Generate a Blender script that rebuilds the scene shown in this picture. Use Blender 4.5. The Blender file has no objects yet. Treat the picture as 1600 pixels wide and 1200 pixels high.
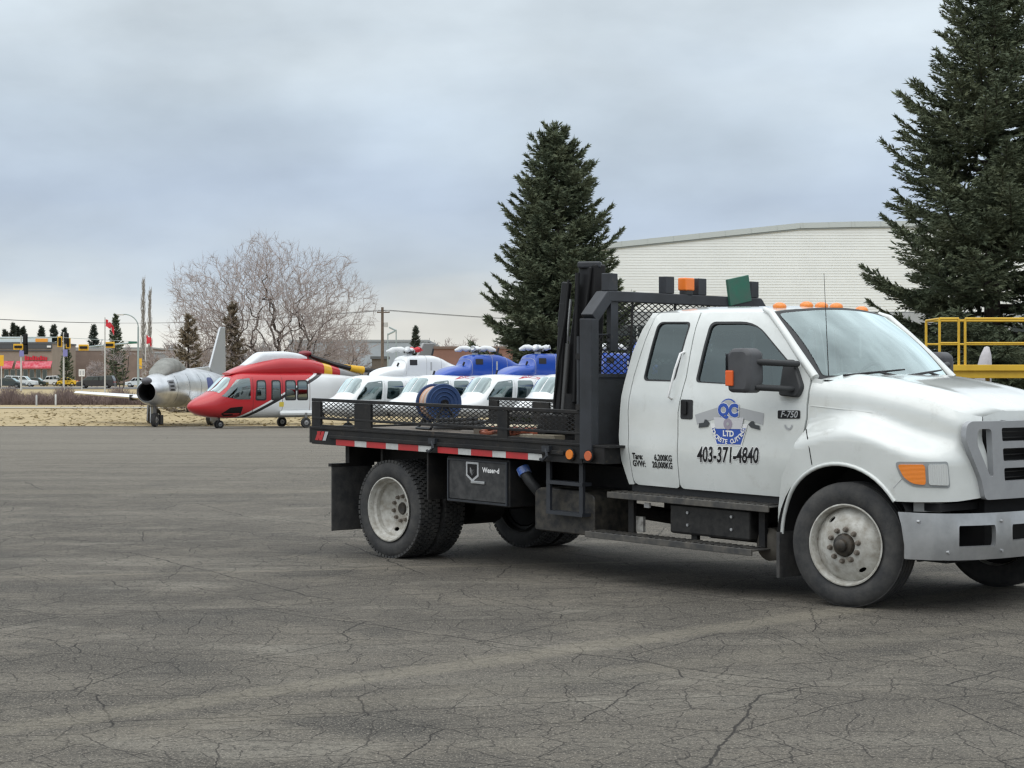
import bpy, bmesh, math, random
import numpy as np
from mathutils import Vector, Matrix, Euler
from mathutils.geometry import delaunay_2d_cdt
PI = math.pi
rnd = random.Random(7)
scene = bpy.context.scene
col = scene.collection

# ------------------------------------------------------------------ camera
CAMZ, FPX, HOR = 1.67, 2900.0, 598.0
cd = bpy.data.cameras.new('camera'); cam = bpy.data.objects.new('camera', cd); col.objects.link(cam)
cam.location = (0, 0, CAMZ); cam.rotation_euler = (PI / 2 - math.atan2(600 - HOR, FPX), 0, 0)
cd.sensor_width = 36; cd.lens = FPX / 1600 * 36; cd.clip_start = .1; cd.clip_end = 9000
scene.camera = cam

# ------------------------------------------------------------------ sky, sun, exposure
SUN_EL, SUN_AZ = math.radians(64), math.radians(215)
world = bpy.data.worlds.new('World'); scene.world = world; world.use_nodes = True
nt = world.node_tree; N = nt.nodes; L = nt.links
for n_ in list(N): N.remove(n_)
def nd(t, **k):
    n_ = N.new(t)
    for a, b in k.items(): setattr(n_, a, b)
    return n_
out = nd('ShaderNodeOutputWorld'); bg = nd('ShaderNodeBackground'); bg.inputs[1].default_value = .1
L.new(bg.outputs[0], out.inputs[0])
sky = nd('ShaderNodeTexSky', sky_type='NISHITA'); sky.sun_disc = False
sky.sun_elevation = SUN_EL; sky.sun_rotation = SUN_AZ
tc = nd('ShaderNodeTexCoord'); sep = nd('ShaderNodeSeparateXYZ'); L.new(tc.outputs['Generated'], sep.inputs[0])
# an overcast deck: cloud tone against height above the horizon, broken up by noise
mp = nd('ShaderNodeMapping'); mp.inputs['Scale'].default_value = (2.2, 2.2, 9.0); L.new(tc.outputs['Generated'], mp.inputs[0])
nz = nd('ShaderNodeTexNoise'); nz.inputs['Scale'].default_value = 1.9; nz.inputs['Detail'].default_value = 6; nz.inputs['Roughness'].default_value = .48
L.new(mp.outputs[0], nz.inputs['Vector'])
wv = nd('ShaderNodeMath', operation='MULTIPLY_ADD'); L.new(nz.outputs['Fac'], wv.inputs[0]); wv.inputs[1].default_value = .10
ab = nd('ShaderNodeMath', operation='ABSOLUTE'); L.new(sep.outputs[2], ab.inputs[0]); L.new(ab.outputs[0], wv.inputs[2])
ws = nd('ShaderNodeMath', operation='SUBTRACT'); L.new(wv.outputs[0], ws.inputs[0]); ws.inputs[1].default_value = .05
rp = nd('ShaderNodeValToRGB'); L.new(ws.outputs[0], rp.inputs[0])
stops = [(0.0, (.93, .91, .84)), (.028, (.80, .80, .76)), (.055, (.54, .61, .68)), (.095, (.445, .525, .64)), (.14, (.56, .65, .745)),
         (.19, (.70, .785, .85)), (.45, (1.05, 1.12, 1.17)), (1.0, (1.45, 1.52, 1.56))]
e = rp.color_ramp.elements
while len(e) < len(stops): e.new(.5)
for q, (p_, c_) in zip(e, stops): q.position = p_; q.color = (*c_, 1)
nz2 = nd('ShaderNodeTexNoise'); nz2.inputs['Scale'].default_value = 5.0; nz2.inputs['Detail'].default_value = 7; nz2.inputs['Roughness'].default_value = .5
mp2 = nd('ShaderNodeMapping'); mp2.inputs['Scale'].default_value = (1.0, 1.0, 2.0); mp2.inputs['Location'].default_value = (3.1, .4, 1.7)
L.new(tc.outputs['Generated'], mp2.inputs[0]); L.new(mp2.outputs[0], nz2.inputs['Vector'])
mr = nd('ShaderNodeMapRange'); L.new(nz2.outputs['Fac'], mr.inputs[0]); mr.inputs[1].default_value = .3; mr.inputs[2].default_value = .7; mr.inputs[3].default_value = .78; mr.inputs[4].default_value = 1.20
vm = nd('ShaderNodeVectorMath', operation='SCALE'); L.new(rp.outputs[0], vm.inputs[0]); L.new(mr.outputs[0], vm.inputs['Scale'])
vs = nd('ShaderNodeVectorMath', operation='SCALE'); L.new(vm.outputs[0], vs.inputs[0]); vs.inputs['Scale'].default_value = 10.0
mx = nd('ShaderNodeMix', data_type='RGBA'); mx.inputs[0].default_value = .93
L.new(sky.outputs[0], mx.inputs[6]); L.new(vs.outputs[0], mx.inputs[7]); L.new(mx.outputs[2], bg.inputs[0])

sl = bpy.data.lights.new('sun', 'SUN'); sl.energy = 1.2; sl.angle = math.radians(75); sl.color = (1, .97, .92)
so = bpy.data.objects.new('sun', sl); col.objects.link(so)
sd = Vector((math.sin(SUN_AZ) * math.cos(SUN_EL), math.cos(SUN_AZ) * math.cos(SUN_EL), math.sin(SUN_EL)))
so.rotation_euler = sd.to_track_quat('Z', 'Y').to_euler(); so.location = (0, -10, 60)
vset = scene.view_settings; vset.view_transform = 'Standard'; vset.look = 'None'; vset.exposure = 0.06; vset.gamma = 1
scene.cycles.use_denoising = True; scene.cycles.max_bounces = 6; scene.cycles.transparent_max_bounces = 10
scene.cycles.diffuse_bounces = 3; scene.cycles.glossy_bounces = 3; scene.cycles.transmission_bounces = 4
scene.cycles.filter_width = 1.35
try: scene.cycles.denoiser = 'OPENIMAGEDENOISE'
except Exception: pass

# ------------------------------------------------------------------ helpers
def W(u, v, Y):
    """point seen at photograph column u, row v, at distance Y in front of the camera"""
    return Vector(((u - 800) / FPX * Y, Y, CAMZ + (HOR - v) / FPX * Y))
def G(Y): return float(np.interp(Y, [-100, 20, 95, 140, 266, 330, 600, 3000], [0, 0, -.58, 0.0, .94, 1.2, 1.3, 1.3]))
def tag(o, label=None, cat=None, group=None, kind=None):
    if label: o['label'] = label
    if cat: o['category'] = cat
    if group: o['group'] = group
    if kind: o['kind'] = kind
    return o
def empty(name, loc=(0, 0, 0), rz=0.0, parent=None, scale=1.0):
    o = bpy.data.objects.new(name, None); col.objects.link(o)
    o.location = loc; o.rotation_euler = (0, 0, rz); o.empty_display_size = .2
    if scale != 1.0: o.scale = (scale,) * 3
    if parent: o.parent = parent
    return o
def copy_tree(o, parent=None):
    c = o.copy(); col.objects.link(c); c.parent = parent
    for ch in list(o.children): copy_tree(ch, c)
    return c

MATS = {}
def mat(name, c, rough=.6, metal=0.0, var=0.0, vscale=6.0, bump=0.0, bscale=40.0, coat=0.0, c2=None, emit=None, spec=.5):
    """plain procedural material: base colour broken up by noise towards c2, optional fine bump"""
    if name in MATS: return MATS[name]
    m = bpy.data.materials.new(name); m.use_nodes = True; t = m.node_tree
    b = t.nodes['Principled BSDF']; b.inputs['Roughness'].default_value = rough; b.inputs['Metallic'].default_value = metal
    b.inputs['Coat Weight'].default_value = coat; b.inputs['Coat Roughness'].default_value = .08
    b.inputs['Specular IOR Level'].default_value = spec
    b.inputs['Base Color'].default_value = (*c, 1)
    if emit: b.inputs['Emission Color'].default_value = (*emit[0], 1); b.inputs['Emission Strength'].default_value = emit[1]
    if var or c2:
        tcn = t.nodes.new('ShaderNodeTexCoord'); n1 = t.nodes.new('ShaderNodeTexNoise')
        n1.inputs['Scale'].default_value = vscale; n1.inputs['Detail'].default_value = 8; n1.inputs['Roughness'].default_value = .62
        t.links.new(tcn.outputs['Object'], n1.inputs['Vector'])
        r = t.nodes.new('ShaderNodeMapRange'); r.inputs[1].default_value = .38; r.inputs[2].default_value = .66
        t.links.new(n1.outputs['Fac'], r.inputs[0])
        x = t.nodes.new('ShaderNodeMix'); x.data_type = 'RGBA'; x.inputs[6].default_value = (*c, 1)
        cc = c2 if c2 else tuple(q * (1 - var) for q in c)
        x.inputs[7].default_value = (*cc, 1); t.links.new(r.outputs[0], x.inputs[0]); t.links.new(x.outputs[2], b.inputs['Base Color'])
        r2 = t.nodes.new('ShaderNodeMapRange'); r2.inputs[3].default_value = max(.05, rough - .08); r2.inputs[4].default_value = min(1, rough + .14)
        t.links.new(n1.outputs['Fac'], r2.inputs[0]); t.links.new(r2.outputs[0], b.inputs['Roughness'])
    if bump:
        tcn = t.nodes.new('ShaderNodeTexCoord'); n2 = t.nodes.new('ShaderNodeTexNoise'); n2.inputs['Scale'].default_value = bscale; n2.inputs['Detail'].default_value = 5
        t.links.new(tcn.outputs['Object'], n2.inputs['Vector'])
        bp = t.nodes.new('ShaderNodeBump'); bp.inputs['Strength'].default_value = bump; bp.inputs['Distance'].default_value = .01
        t.links.new(n2.outputs['Fac'], bp.inputs['Height']); t.links.new(bp.outputs[0], b.inputs['Normal'])
    MATS[name] = m
    return m
def glass(name, tint=(.25, .29, .30), refl=1.0, rough=.02):
    if name in MATS: return MATS[name]
    m = bpy.data.materials.new(name); m.use_nodes = True; t = m.node_tree; t.nodes.clear()
    o = t.nodes.new('ShaderNodeOutputMaterial'); tr = t.nodes.new('ShaderNodeBsdfTransparent'); gl = t.nodes.new('ShaderNodeBsdfGlossy')
    tr.inputs[0].default_value = (*tint, 1); gl.inputs['Roughness'].default_value = rough; gl.inputs[0].default_value = (.86, 1, 1, 1)
    fr = t.nodes.new('ShaderNodeFresnel'); fr.inputs[0].default_value = 1.52
    ml = t.nodes.new('ShaderNodeMath'); ml.operation = 'MULTIPLY_ADD'; ml.inputs[1].default_value = 1.7 * refl; ml.inputs[2].default_value = .02 * refl
    ml.use_clamp = True; t.links.new(fr.outputs[0], ml.inputs[0])
    mxs = t.nodes.new('ShaderNodeMixShader'); t.links.new(ml.outputs[0], mxs.inputs[0]); t.links.new(tr.outputs[0], mxs.inputs[1]); t.links.new(gl.outputs[0], mxs.inputs[2])
    t.links.new(mxs.outputs[0], o.inputs[0]); MATS[name] = m
    return m

def frame(dirv):
    d = Vector(dirv).normalized(); up = Vector((0, 0, 1)) if abs(d.z) < .95 else Vector((1, 0, 0))
    a = up.cross(d).normalized(); b = d.cross(a); return d, a, b
class MB:
    """collects shapes and links them as one mesh object"""
    def __init__(s): s.v = []; s.f = []
    def add(s, vs, fs):
        o = len(s.v); s.v += [tuple(p) for p in vs]; s.f += [tuple(i + o for i in f) for f in fs]; return s
    def box(s, c, d, R=None):
        hx, hy, hz = d[0] / 2, d[1] / 2, d[2] / 2
        p = [Vector((x, y, z)) for x in (-hx, hx) for y in (-hy, hy) for z in (-hz, hz)]
        if R is not None: p = [R @ q for q in p]
        c = Vector(c)
        return s.add([q + c for q in p], [(0, 1, 3, 2), (4, 6, 7, 5), (0, 4, 5, 1), (2, 3, 7, 6), (0, 2, 6, 4), (1, 5, 7, 3)])
    def b2(s, x0, x1, y0, y1, z0, z1): return s.box(((x0 + x1) / 2, (y0 + y1) / 2, (z0 + z1) / 2), (abs(x1 - x0), abs(y1 - y0), abs(z1 - z0)))
    def bar(s, p0, p1, w, h, up=(0, 0, 1)):
        p0, p1 = Vector(p0), Vector(p1); d = (p1 - p0).normalized(); a = Vector(up).cross(d)
        a = a.normalized() if a.length > 1e-5 else Vector((1, 0, 0)); b = d.cross(a)
        P = [q + a * (w / 2 * i) + b * (h / 2 * j) for q in (p0, p1) for i, j in ((-1, -1), (1, -1), (1, 1), (-1, 1))]
        return s.add(P, [(3, 2, 1, 0), (4, 5, 6, 7), (0, 1, 5, 4), (1, 2, 6, 5), (2, 3, 7, 6), (3, 0, 4, 7)])
    def tube(s, pts, r, n=8, caps=True):
        pts = [Vector(p) for p in pts]; m = len(pts); rs = r if isinstance(r, (list, tuple)) else [r] * m
        vs, fs = [], []; pa = None
        for i, p in enumerate(pts):
            d = (pts[min(i + 1, m - 1)] - pts[max(i - 1, 0)]).normalized()
            if pa is None: _, a, b = frame(d)
            else:
                a = (pa - d * pa.dot(d)); a = a.normalized() if a.length > 1e-6 else frame(d)[1]; b = d.cross(a)
            pa = a
            for k in range(n):
                t = 2 * PI * k / n; vs.append(p + (a * math.cos(t) + b * math.sin(t)) * rs[i])
        for i in range(m - 1):
            for k in range(n): fs.append((i * n + k, i * n + (k + 1) % n, (i + 1) * n + (k + 1) % n, (i + 1) * n + k))
        if caps: fs += [tuple(range(n - 1, -1, -1)), tuple(range((m - 1) * n, m * n))]
        return s.add(vs, fs)
    def cyl(s, p0, p1, r, r1=None, n=16): return s.tube([p0, p1], [r, r if r1 is None else r1], n)
    def lathe(s, prof, o=(0, 0, 0), ax=(0, 1, 0), n=40, closed=False):
        d, a, b = frame(ax); o = Vector(o); vs, fs = [], []; m = len(prof)
        for (r, h) in prof:
            for k in range(n):
                t = 2 * PI * k / n; vs.append(o + d * h + (a * math.cos(t) + b * math.sin(t)) * r)
        for i in range(m if closed else m - 1):
            j = (i + 1) % m
            for k in range(n): fs.append((i * n + k, i * n + (k + 1) % n, j * n + (k + 1) % n, j * n + k))
        return s.add(vs, fs)
    def disc(s, c, ax, r, n=24):
        d, a, b = frame(ax); c = Vector(c)
        return s.add([c + (a * math.cos(2 * PI * k / n) + b * math.sin(2 * PI * k / n)) * r for k in range(n)], [tuple(range(n))])
    def prism(s, poly, fn, a, b):
        """poly in 2-D; fn(u, v, w) -> point; extruded from w = a to w = b"""
        n = len(poly); vs = [fn(u, v, a) for u, v in poly] + [fn(u, v, b) for u, v in poly]
        return s.add(vs, [tuple(range(n - 1, -1, -1)), tuple(range(n, 2 * n))] + [(i, (i + 1) % n, n + (i + 1) % n, n + i) for i in range(n)])
    def build(s, name, m, parent=None, smooth=35, bevel=0.0, rake=0.0, fix=True, segs=2):
        vs = [(x, y, z + rake * x) for x, y, z in s.v] if rake else s.v
        me = bpy.data.meshes.new(name); me.from_pydata([tuple(p) for p in vs], [], s.f)
        if fix and len(s.f) < 60000:
            bm = bmesh.new(); bm.from_mesh(me); bmesh.ops.recalc_face_normals(bm, faces=bm.faces); bm.to_mesh(me); bm.free()
        if smooth:
            me.polygons.foreach_set('use_smooth', [True] * len(me.polygons)); me.set_sharp_from_angle(angle=math.radians(smooth))
        me.materials.append(m); o = bpy.data.objects.new(name, me); col.objects.link(o)
        if parent: o.parent = parent
        if bevel:
            md = o.modifiers.new('bevel', 'BEVEL'); md.width = bevel; md.segments = segs; md.limit_method = 'ANGLE'; md.angle_limit = math.radians(40)
            md.harden_normals = False
        return o
def share(o, name=None, parent=None, **kw):
    """another object on the same mesh"""
    c = o.copy(); col.objects.link(c); c.parent = parent if parent else o.parent
    for k, v in kw.items(): setattr(c, k, v)
    return c

def inpoly(p, poly):
    x, y = p; r = False; n = len(poly); j = n - 1
    for i in range(n):
        xi, yi = poly[i]; xj, yj = poly[j]
        if (yi > y) != (yj > y) and x < (xj - xi) * (y - yi) / (yj - yi) + xi: r = not r
        j = i
    return r
def rpoly(pts, r=.04, n=5):
    """polygon with rounded corners"""
    o = []; m = len(pts); rr = r if isinstance(r, (list, tuple)) else [r] * m
    for i in range(m):
        p0, p, p1 = Vector(pts[i - 1]), Vector(pts[i]), Vector(pts[(i + 1) % m]); k = rr[i]
        a, b = (p0 - p), (p1 - p); k = min(k, a.length * .48, b.length * .48)
        if k <= 1e-4: o.append(tuple(p)); continue
        q0, q1 = p + a.normalized() * k, p + b.normalized() * k
        for t in range(n + 1):
            f = t / n; o.append(tuple(q0 * (1 - f) ** 2 + p * 2 * f * (1 - f) + q1 * f * f))
    return o
def dens(poly, step):
    o = []
    for i, p in enumerate(poly):
        a, b = Vector(p), Vector(poly[(i + 1) % len(poly)]); k = max(1, int((b - a).length / step))
        o += [tuple(a.lerp(b, t / k)) for t in range(k)]
    return o
def panel(outline, holes, fn, step=.08, thick=.02, off=0.0, mb=None):
    """sheet with holes in (u, v), laid on the surface fn(u, v) -> point, given a thickness inwards"""
    polys = [dens(outline, step)] + [dens(h, step) for h in holes]
    vs, es = [], []
    for p in polys:
        o = len(vs); vs += [Vector(q) for q in p]; es += [(o + i, o + (i + 1) % len(p)) for i in range(len(p))]
    us = [p[0] for p in polys[0]]; ws = [p[1] for p in polys[0]]
    u = min(us) + step * .5
    while u < max(us):
        w = min(ws) + step * .5
        while w < max(ws):
            if inpoly((u, w), polys[0]) and not any(inpoly((u, w), h) for h in polys[1:]):
                q = Vector((u, w))
                if min((q - b).length_squared for b in vs[:sum(map(len, polys))]) > (step * .4) ** 2: vs.append(q)
            w += step
        u += step
    V, E_, F = delaunay_2d_cdt(vs, es, [], 0, 1e-6)[:3]
    F = [f for f in F if inpoly(tuple(sum((V[i] for i in f), Vector((0, 0))) / 3), polys[0]) and not any(inpoly(tuple(sum((V[i] for i in f), Vector((0, 0))) / 3), h) for h in polys[1:])]
    mb = mb or MB(); h = 1e-3; P, Q = [], []
    for p in V:
        c = Vector(fn(p.x, p.y)); n = (Vector(fn(p.x + h, p.y)) - Vector(fn(p.x - h, p.y))).cross(Vector(fn(p.x, p.y + h)) - Vector(fn(p.x, p.y - h)))
        n = n.normalized() if n.length > 1e-12 else Vector((0, 0, 1)); P.append(c + n * off); Q.append(c + n * (off - thick))
    mb.add(P, F)
    if thick:
        cnt = {}
        for f in F:
            for i in range(3):
                e_ = (f[i], f[(i + 1) % 3]); cnt[e_] = 1
        rim = [e_ for e_ in cnt if (e_[1], e_[0]) not in cnt]
        o = len(mb.v); mb.v += [tuple(q) for q in Q]; mb.f += [tuple(i + o for i in reversed(f)) for f in F]
        vv = [p for e_ in rim for p in (P[e_[0]], P[e_[1]], Q[e_[1]], Q[e_[0]])]
        mb.add(vv, [(4 * k + 1, 4 * k, 4 * k + 3, 4 * k + 2) for k in range(len(rim))])
    return mb
def curve1(xs, ys):
    """smooth interpolation through points (monotone-ish cubic Hermite)"""
    xs = [float(x) for x in xs]; ys = [float(y) for y in ys]; n = len(xs)
    d = [(ys[i + 1] - ys[i]) / (xs[i + 1] - xs[i]) for i in range(n - 1)]
    m = [d[0]] + [0 if d[i - 1] * d[i] <= 0 else 2 * d[i - 1] * d[i] / (d[i - 1] + d[i]) for i in range(1, n - 1)] + [d[-1]]
    def f(x):
        if x <= xs[0]: return ys[0]
        if x >= xs[-1]: return ys[-1]
        i = 0
        while xs[i + 1] < x: i += 1
        h = xs[i + 1] - xs[i]; t = (x - xs[i]) / h
        return (2 * t ** 3 - 3 * t * t + 1) * ys[i] + (t ** 3 - 2 * t * t + t) * h * m[i] + (3 * t * t - 2 * t ** 3) * ys[i + 1] + (t ** 3 - t * t) * h * m[i + 1]
    return f
def text_mesh(body, size, bold=0.0, shear=0.0, sx=1.0, align='CENTER', space=1.0):
    c = bpy.data.curves.new('t', 'FONT'); c.body = body; c.size = size; c.align_x = align; c.align_y = 'CENTER'; c.offset = bold; c.shear = shear
    c.fill_mode = 'FRONT'; c.resolution_u = 3; c.space_character = space
    o = bpy.data.objects.new('t', c); col.objects.link(o); bpy.context.view_layer.update()
    me = o.to_mesh(); vs = [(v.co.x * sx, v.co.y) for v in me.vertices]; fs = [tuple(p.vertices) for p in me.polygons]
    o.to_mesh_clear(); bpy.data.objects.remove(o); bpy.data.curves.remove(c)
    return vs, fs
def lathe_ell(mb, c, rx, ry, rz, n=14, m=9):
    vs, fs = [], []
    for i in range(m + 1):
        a = PI * i / m
        for k in range(n): vs.append((c[0] + rx * math.sin(a) * math.cos(2 * PI * k / n), c[1] + ry * math.sin(a) * math.sin(2 * PI * k / n), c[2] + rz * math.cos(a)))
    for i in range(m):
        for k in range(n): fs.append((i * n + k, i * n + (k + 1) % n, (i + 1) * n + (k + 1) % n, (i + 1) * n + k))
    return mb.add(vs, fs)

# shared materials
M = dict(
    white=mat('white_paint', (.69, .715, .70), .28, coat=1.0, c2=(.615, .64, .62), vscale=2.6),
    black=mat('black_steel', (.010, .0105, .012), .5, c2=(.026, .024, .022), vscale=5, bump=.15, spec=.3),
    rackgrey=mat('dark_grey_steel', (.030, .034, .042), .45, c2=(.018, .020, .024), vscale=4),
    rubber=mat('tyre_rubber', (.030, .031, .033), .85, c2=(.070, .068, .065), vscale=7, bump=.3, bscale=60),
    rim=mat('wheel_white_paint', (.52, .515, .48), .5, c2=(.30, .28, .24), vscale=11),
    dark=mat('dark_void', (.008, .008, .009), .9),
    chrome=mat('brushed_silver', (.55, .56, .57), .35, .75, c2=(.42, .43, .44), vscale=3),
    amber=mat('amber_lens', (.85, .24, .02), .2, coat=.6),
    clear=mat('clear_lens', (.62, .64, .63), .15, coat=.8),
    plastic=mat('black_plastic', (.022, .023, .025), .55),
    red=mat('red_reflective', (.50, .03, .035), .4, c2=(.38, .03, .03)), tapew=mat('white_reflective', (.55, .56, .55), .4, c2=(.4, .4, .39)),
    blue=mat('logo_blue', (.03, .09, .42), .4), lgrey=mat('logo_grey', (.42, .43, .44), .5), ink=mat('black_vinyl', (.010, .010, .011), .42, spec=.3),
    letterw=mat('white_vinyl', (.8, .8, .8), .45), galv=mat('galvanised_pole', (.5, .52, .53), .5, .4, var=.2),
    glass_side=glass('side_glass', (.32, .37, .38), 1.25), glass_ws=glass('windscreen_glass', (.80, .91, .90), 1.9),
    cloth=mat('seat_cloth', (.30, .31, .315), .9), wood=mat('weathered_planks', (.15, .125, .10), .85, c2=(.075, .066, .057), vscale=3),
)

def fluted(name, scale, strength, axis='X'):
    """moulded lens: fine ribs in the relief"""
    t = MATS[name].node_tree; b = t.nodes['Principled BSDF']; tcn = t.nodes.new('ShaderNodeTexCoord'); w = t.nodes.new('ShaderNodeTexWave'); w.bands_direction = axis; w.inputs['Scale'].default_value = scale
    t.links.new(tcn.outputs['Object'], w.inputs['Vector']); bp = t.nodes.new('ShaderNodeBump'); bp.inputs['Strength'].default_value = strength; bp.inputs['Distance'].default_value = .01
    t.links.new(w.outputs['Fac'], bp.inputs['Height']); t.links.new(bp.outputs[0], b.inputs['Normal'])
fluted('amber_lens', 34, .25, 'Z'); fluted('clear_lens', 30, .5, 'X')
def spatter(name, c, scale, lo, hi, amt):
    """specks and smears of road film over an existing material"""
    t = MATS[name].node_tree; b = t.nodes['Principled BSDF']; l = b.inputs['Base Color'].links; tcn = t.nodes.new('ShaderNodeTexCoord'); n = t.nodes.new('ShaderNodeTexNoise'); n.inputs['Scale'].default_value = scale; n.inputs['Detail'].default_value = 9; n.inputs['Roughness'].default_value = .72
    t.links.new(tcn.outputs['Object'], n.inputs['Vector']); r = t.nodes.new('ShaderNodeMapRange'); r.inputs[1].default_value = lo; r.inputs[2].default_value = hi; r.inputs[4].default_value = amt; t.links.new(n.outputs['Fac'], r.inputs[0])
    x = t.nodes.new('ShaderNodeMix'); x.data_type = 'RGBA'; t.links.new(r.outputs[0], x.inputs[0]); x.inputs[7].default_value = (*c, 1)
    if l: t.links.new(l[0].from_socket, x.inputs[6])
    else: x.inputs[6].default_value = b.inputs['Base Color'].default_value
    t.links.new(x.outputs[2], b.inputs['Base Color'])
spatter('white_paint', (.36, .34, .30), 5.0, .57, .74, .38); spatter('black_steel', (.11, .085, .06), 9.0, .60, .72, .6); spatter('wheel_white_paint', (.16, .12, .08), 16.0, .56, .70, .7); spatter('dark_grey_steel', (.10, .09, .075), 12.0, .62, .74, .5)

# ------------------------------------------------------------------ ground
def asphalt():
    m = bpy.data.materials.new('cracked_asphalt'); m.use_nodes = True; t = m.node_tree; b = t.nodes['Principled BSDF']; b.inputs['Roughness'].default_value = .9
    b.inputs['Specular IOR Level'].default_value = .25
    A = lambda ty, **k: [n for n in [t.nodes.new(ty)] if [setattr(n, q, w) for q, w in k.items()] or True][0]
    K = t.links.new; tcn = A('ShaderNodeTexCoord')
    def noise(scale, det=6, rough=.55, vec=None, stretch=None):
        n = A('ShaderNodeTexNoise'); n.inputs['Scale'].default_value = scale; n.inputs['Detail'].default_value = det; n.inputs['Roughness'].default_value = rough
        src = vec or tcn.outputs['Object']
        if stretch:
            mm = A('ShaderNodeMapping'); mm.inputs['Scale'].default_value = stretch; K(src, mm.inputs[0]); src = mm.outputs[0]
        K(src, n.inputs['Vector']); return n
    def rng(src, a, b_, c=0., d=1.):
        r = A('ShaderNodeMapRange', interpolation_type='SMOOTHSTEP'); K(src, r.inputs[0])
        for i, q in zip((1, 2, 3, 4), (a, b_, c, d)): r.inputs[i].default_value = q
        return r.outputs[0]
    def math_(op, a, b_=None):
        n = A('ShaderNodeMath', operation=op)
        for i, q in enumerate((a, b_)):
            if q is None: continue
            if isinstance(q, (int, float)): n.inputs[i].default_value = q
            else: K(q, n.inputs[i])
        return n.outputs[0]
    def mixc(fac, a, b_):
        n = A('ShaderNodeMix', data_type='RGBA'); K(fac, n.inputs[0])
        for i, q in ((6, a), (7, b_)):
            if isinstance(q, tuple): n.inputs[i].default_value = (*q, 1)
            else: K(q, n.inputs[i])
        return n.outputs[2]
    big = noise(.16, 5, .6); mid = noise(1.1, 6, .65); fine = noise(26, 6, .8); grit = noise(75, 3, .7)
    c = mixc(rng(big.outputs['Fac'], .36, .66), (.066, .060, .051), (.106, .096, .081))
    c = mixc(math_('MULTIPLY', rng(mid.outputs['Fac'], .44, .66), .8), c, (.135, .121, .099))
    spot = noise(.75, 4, .5); c = mixc(math_('MULTIPLY', rng(spot.outputs['Fac'], .56, .68), .7), c, (.050, .047, .042))      # old oil and wet-looking patches
    pale = noise(.8, 6, .7, stretch=(.55, 1., 1.)); c = mixc(math_('MULTIPLY', rng(pale.outputs['Fac'], .54, .68), .65), c, (.20, .185, .155))      # chalky scuffs
    # sandy streaks; the paling with distance is grazing-view brightness painted into the colour
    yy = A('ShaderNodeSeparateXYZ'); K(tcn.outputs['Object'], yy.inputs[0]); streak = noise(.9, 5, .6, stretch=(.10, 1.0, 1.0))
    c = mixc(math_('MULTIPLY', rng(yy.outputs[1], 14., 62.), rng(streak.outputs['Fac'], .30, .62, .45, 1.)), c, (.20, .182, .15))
    c = mixc(math_('MULTIPLY', rng(streak.outputs['Fac'], .52, .68), .3), c, (.20, .185, .155))
    # fine aggregate
    c = mixc(math_('MULTIPLY', rng(fine.outputs['Fac'], .36, .52, 1., 0.), .85), c, (.026, .025, .023))
    c = mixc(math_('MULTIPLY', rng(grit.outputs['Fac'], .53, .66), .9), c, (.30, .27, .225))
    # cracks: three sizes of wandering cells, each only where its own patch noise allows
    wob = noise(1.8, 7, .6); wobs = A('ShaderNodeVectorMath', operation='SCALE'); K(wob.outputs['Color'], wobs.inputs[0]); wobs.inputs['Scale'].default_value = .20
    pos = A('ShaderNodeVectorMath', operation='ADD'); K(tcn.outputs['Object'], pos.inputs[0]); K(wobs.outputs[0], pos.inputs[1])
    crack = None
    for sc, wd, lo, hi, seed, st, am in ((.30, .0095, .32, .44, .0, (.85, 1.0, 1), 1.), (.9, .0062, .30, .44, 7., (.85, 1, 1), 1.), (2.4, .0050, .26, .42, 3., (.9, 1, 1), .8), (5.2, .0042, .26, .42, 5., (.9, 1, 1), .65)):
        mm = A('ShaderNodeMapping'); mm.inputs['Scale'].default_value = st; mm.inputs['Location'].default_value = (seed, seed * 1.7, 0); K(pos.outputs[0], mm.inputs[0])
        v = A('ShaderNodeTexVoronoi', feature='DISTANCE_TO_EDGE', voronoi_dimensions='2D'); v.inputs['Scale'].default_value = sc; K(mm.outputs[0], v.inputs['Vector'])
        pn = noise(.55 if sc < 1 else .8, 4, .6); pm = rng(pn.outputs['Fac'], lo, hi)
        k = math_('MULTIPLY', rng(v.outputs['Distance'], wd * sc * .25, wd * sc * 1.1, am, 0.), pm)
        crack = k if crack is None else math_('MAXIMUM', crack, k)
    c = mixc(math_('MULTIPLY', crack, .85), c, (.014, .013, .012))
    # a worn pale line crossing in front of the truck and a second one further forward
    sx = A('ShaderNodeSeparateXYZ'); K(pos.outputs[0], sx.inputs[0])
    for px, py, dx, dy, wdt, amt in ((-2.2, 9.2, .724, .690,   .22, .46), (-3.0, 8.0, .80, .60, .25, .2), (-4.5, 15.9, .97, .24, .09, .35), (-3.5, 30.0, .99, .06, .9, .3)):
        dd = math_('ADD', math_('MULTIPLY', math_('SUBTRACT', sx.outputs[0], px + .10), -dy), math_('MULTIPLY', math_('SUBTRACT', sx.outputs[1], py + .10), dx))
        lm = rng(math_('ABSOLUTE', dd), wdt * .35, wdt, 1., 0.)
        ln = noise(22, 7, .85)
        c = mixc(math_('MULTIPLY', math_('MULTIPLY', lm, rng(ln.outputs['Fac'], .36, .6)), amt), c, (.25, .225, .175))
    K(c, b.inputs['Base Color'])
    hgt = math_('SUBTRACT', math_('ADD', math_('MULTIPLY', fine.outputs['Fac'], .5), math_('MULTIPLY', grit.outputs['Fac'], .35)), math_('MULTIPLY', crack, .9))
    bp = A('ShaderNodeBump'); bp.inputs['Strength'].default_value = .7; bp.inputs['Distance'].default_value = .008; K(hgt, bp.inputs['Height']); K(bp.outputs[0], b.inputs['Normal'])
    return m
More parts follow.
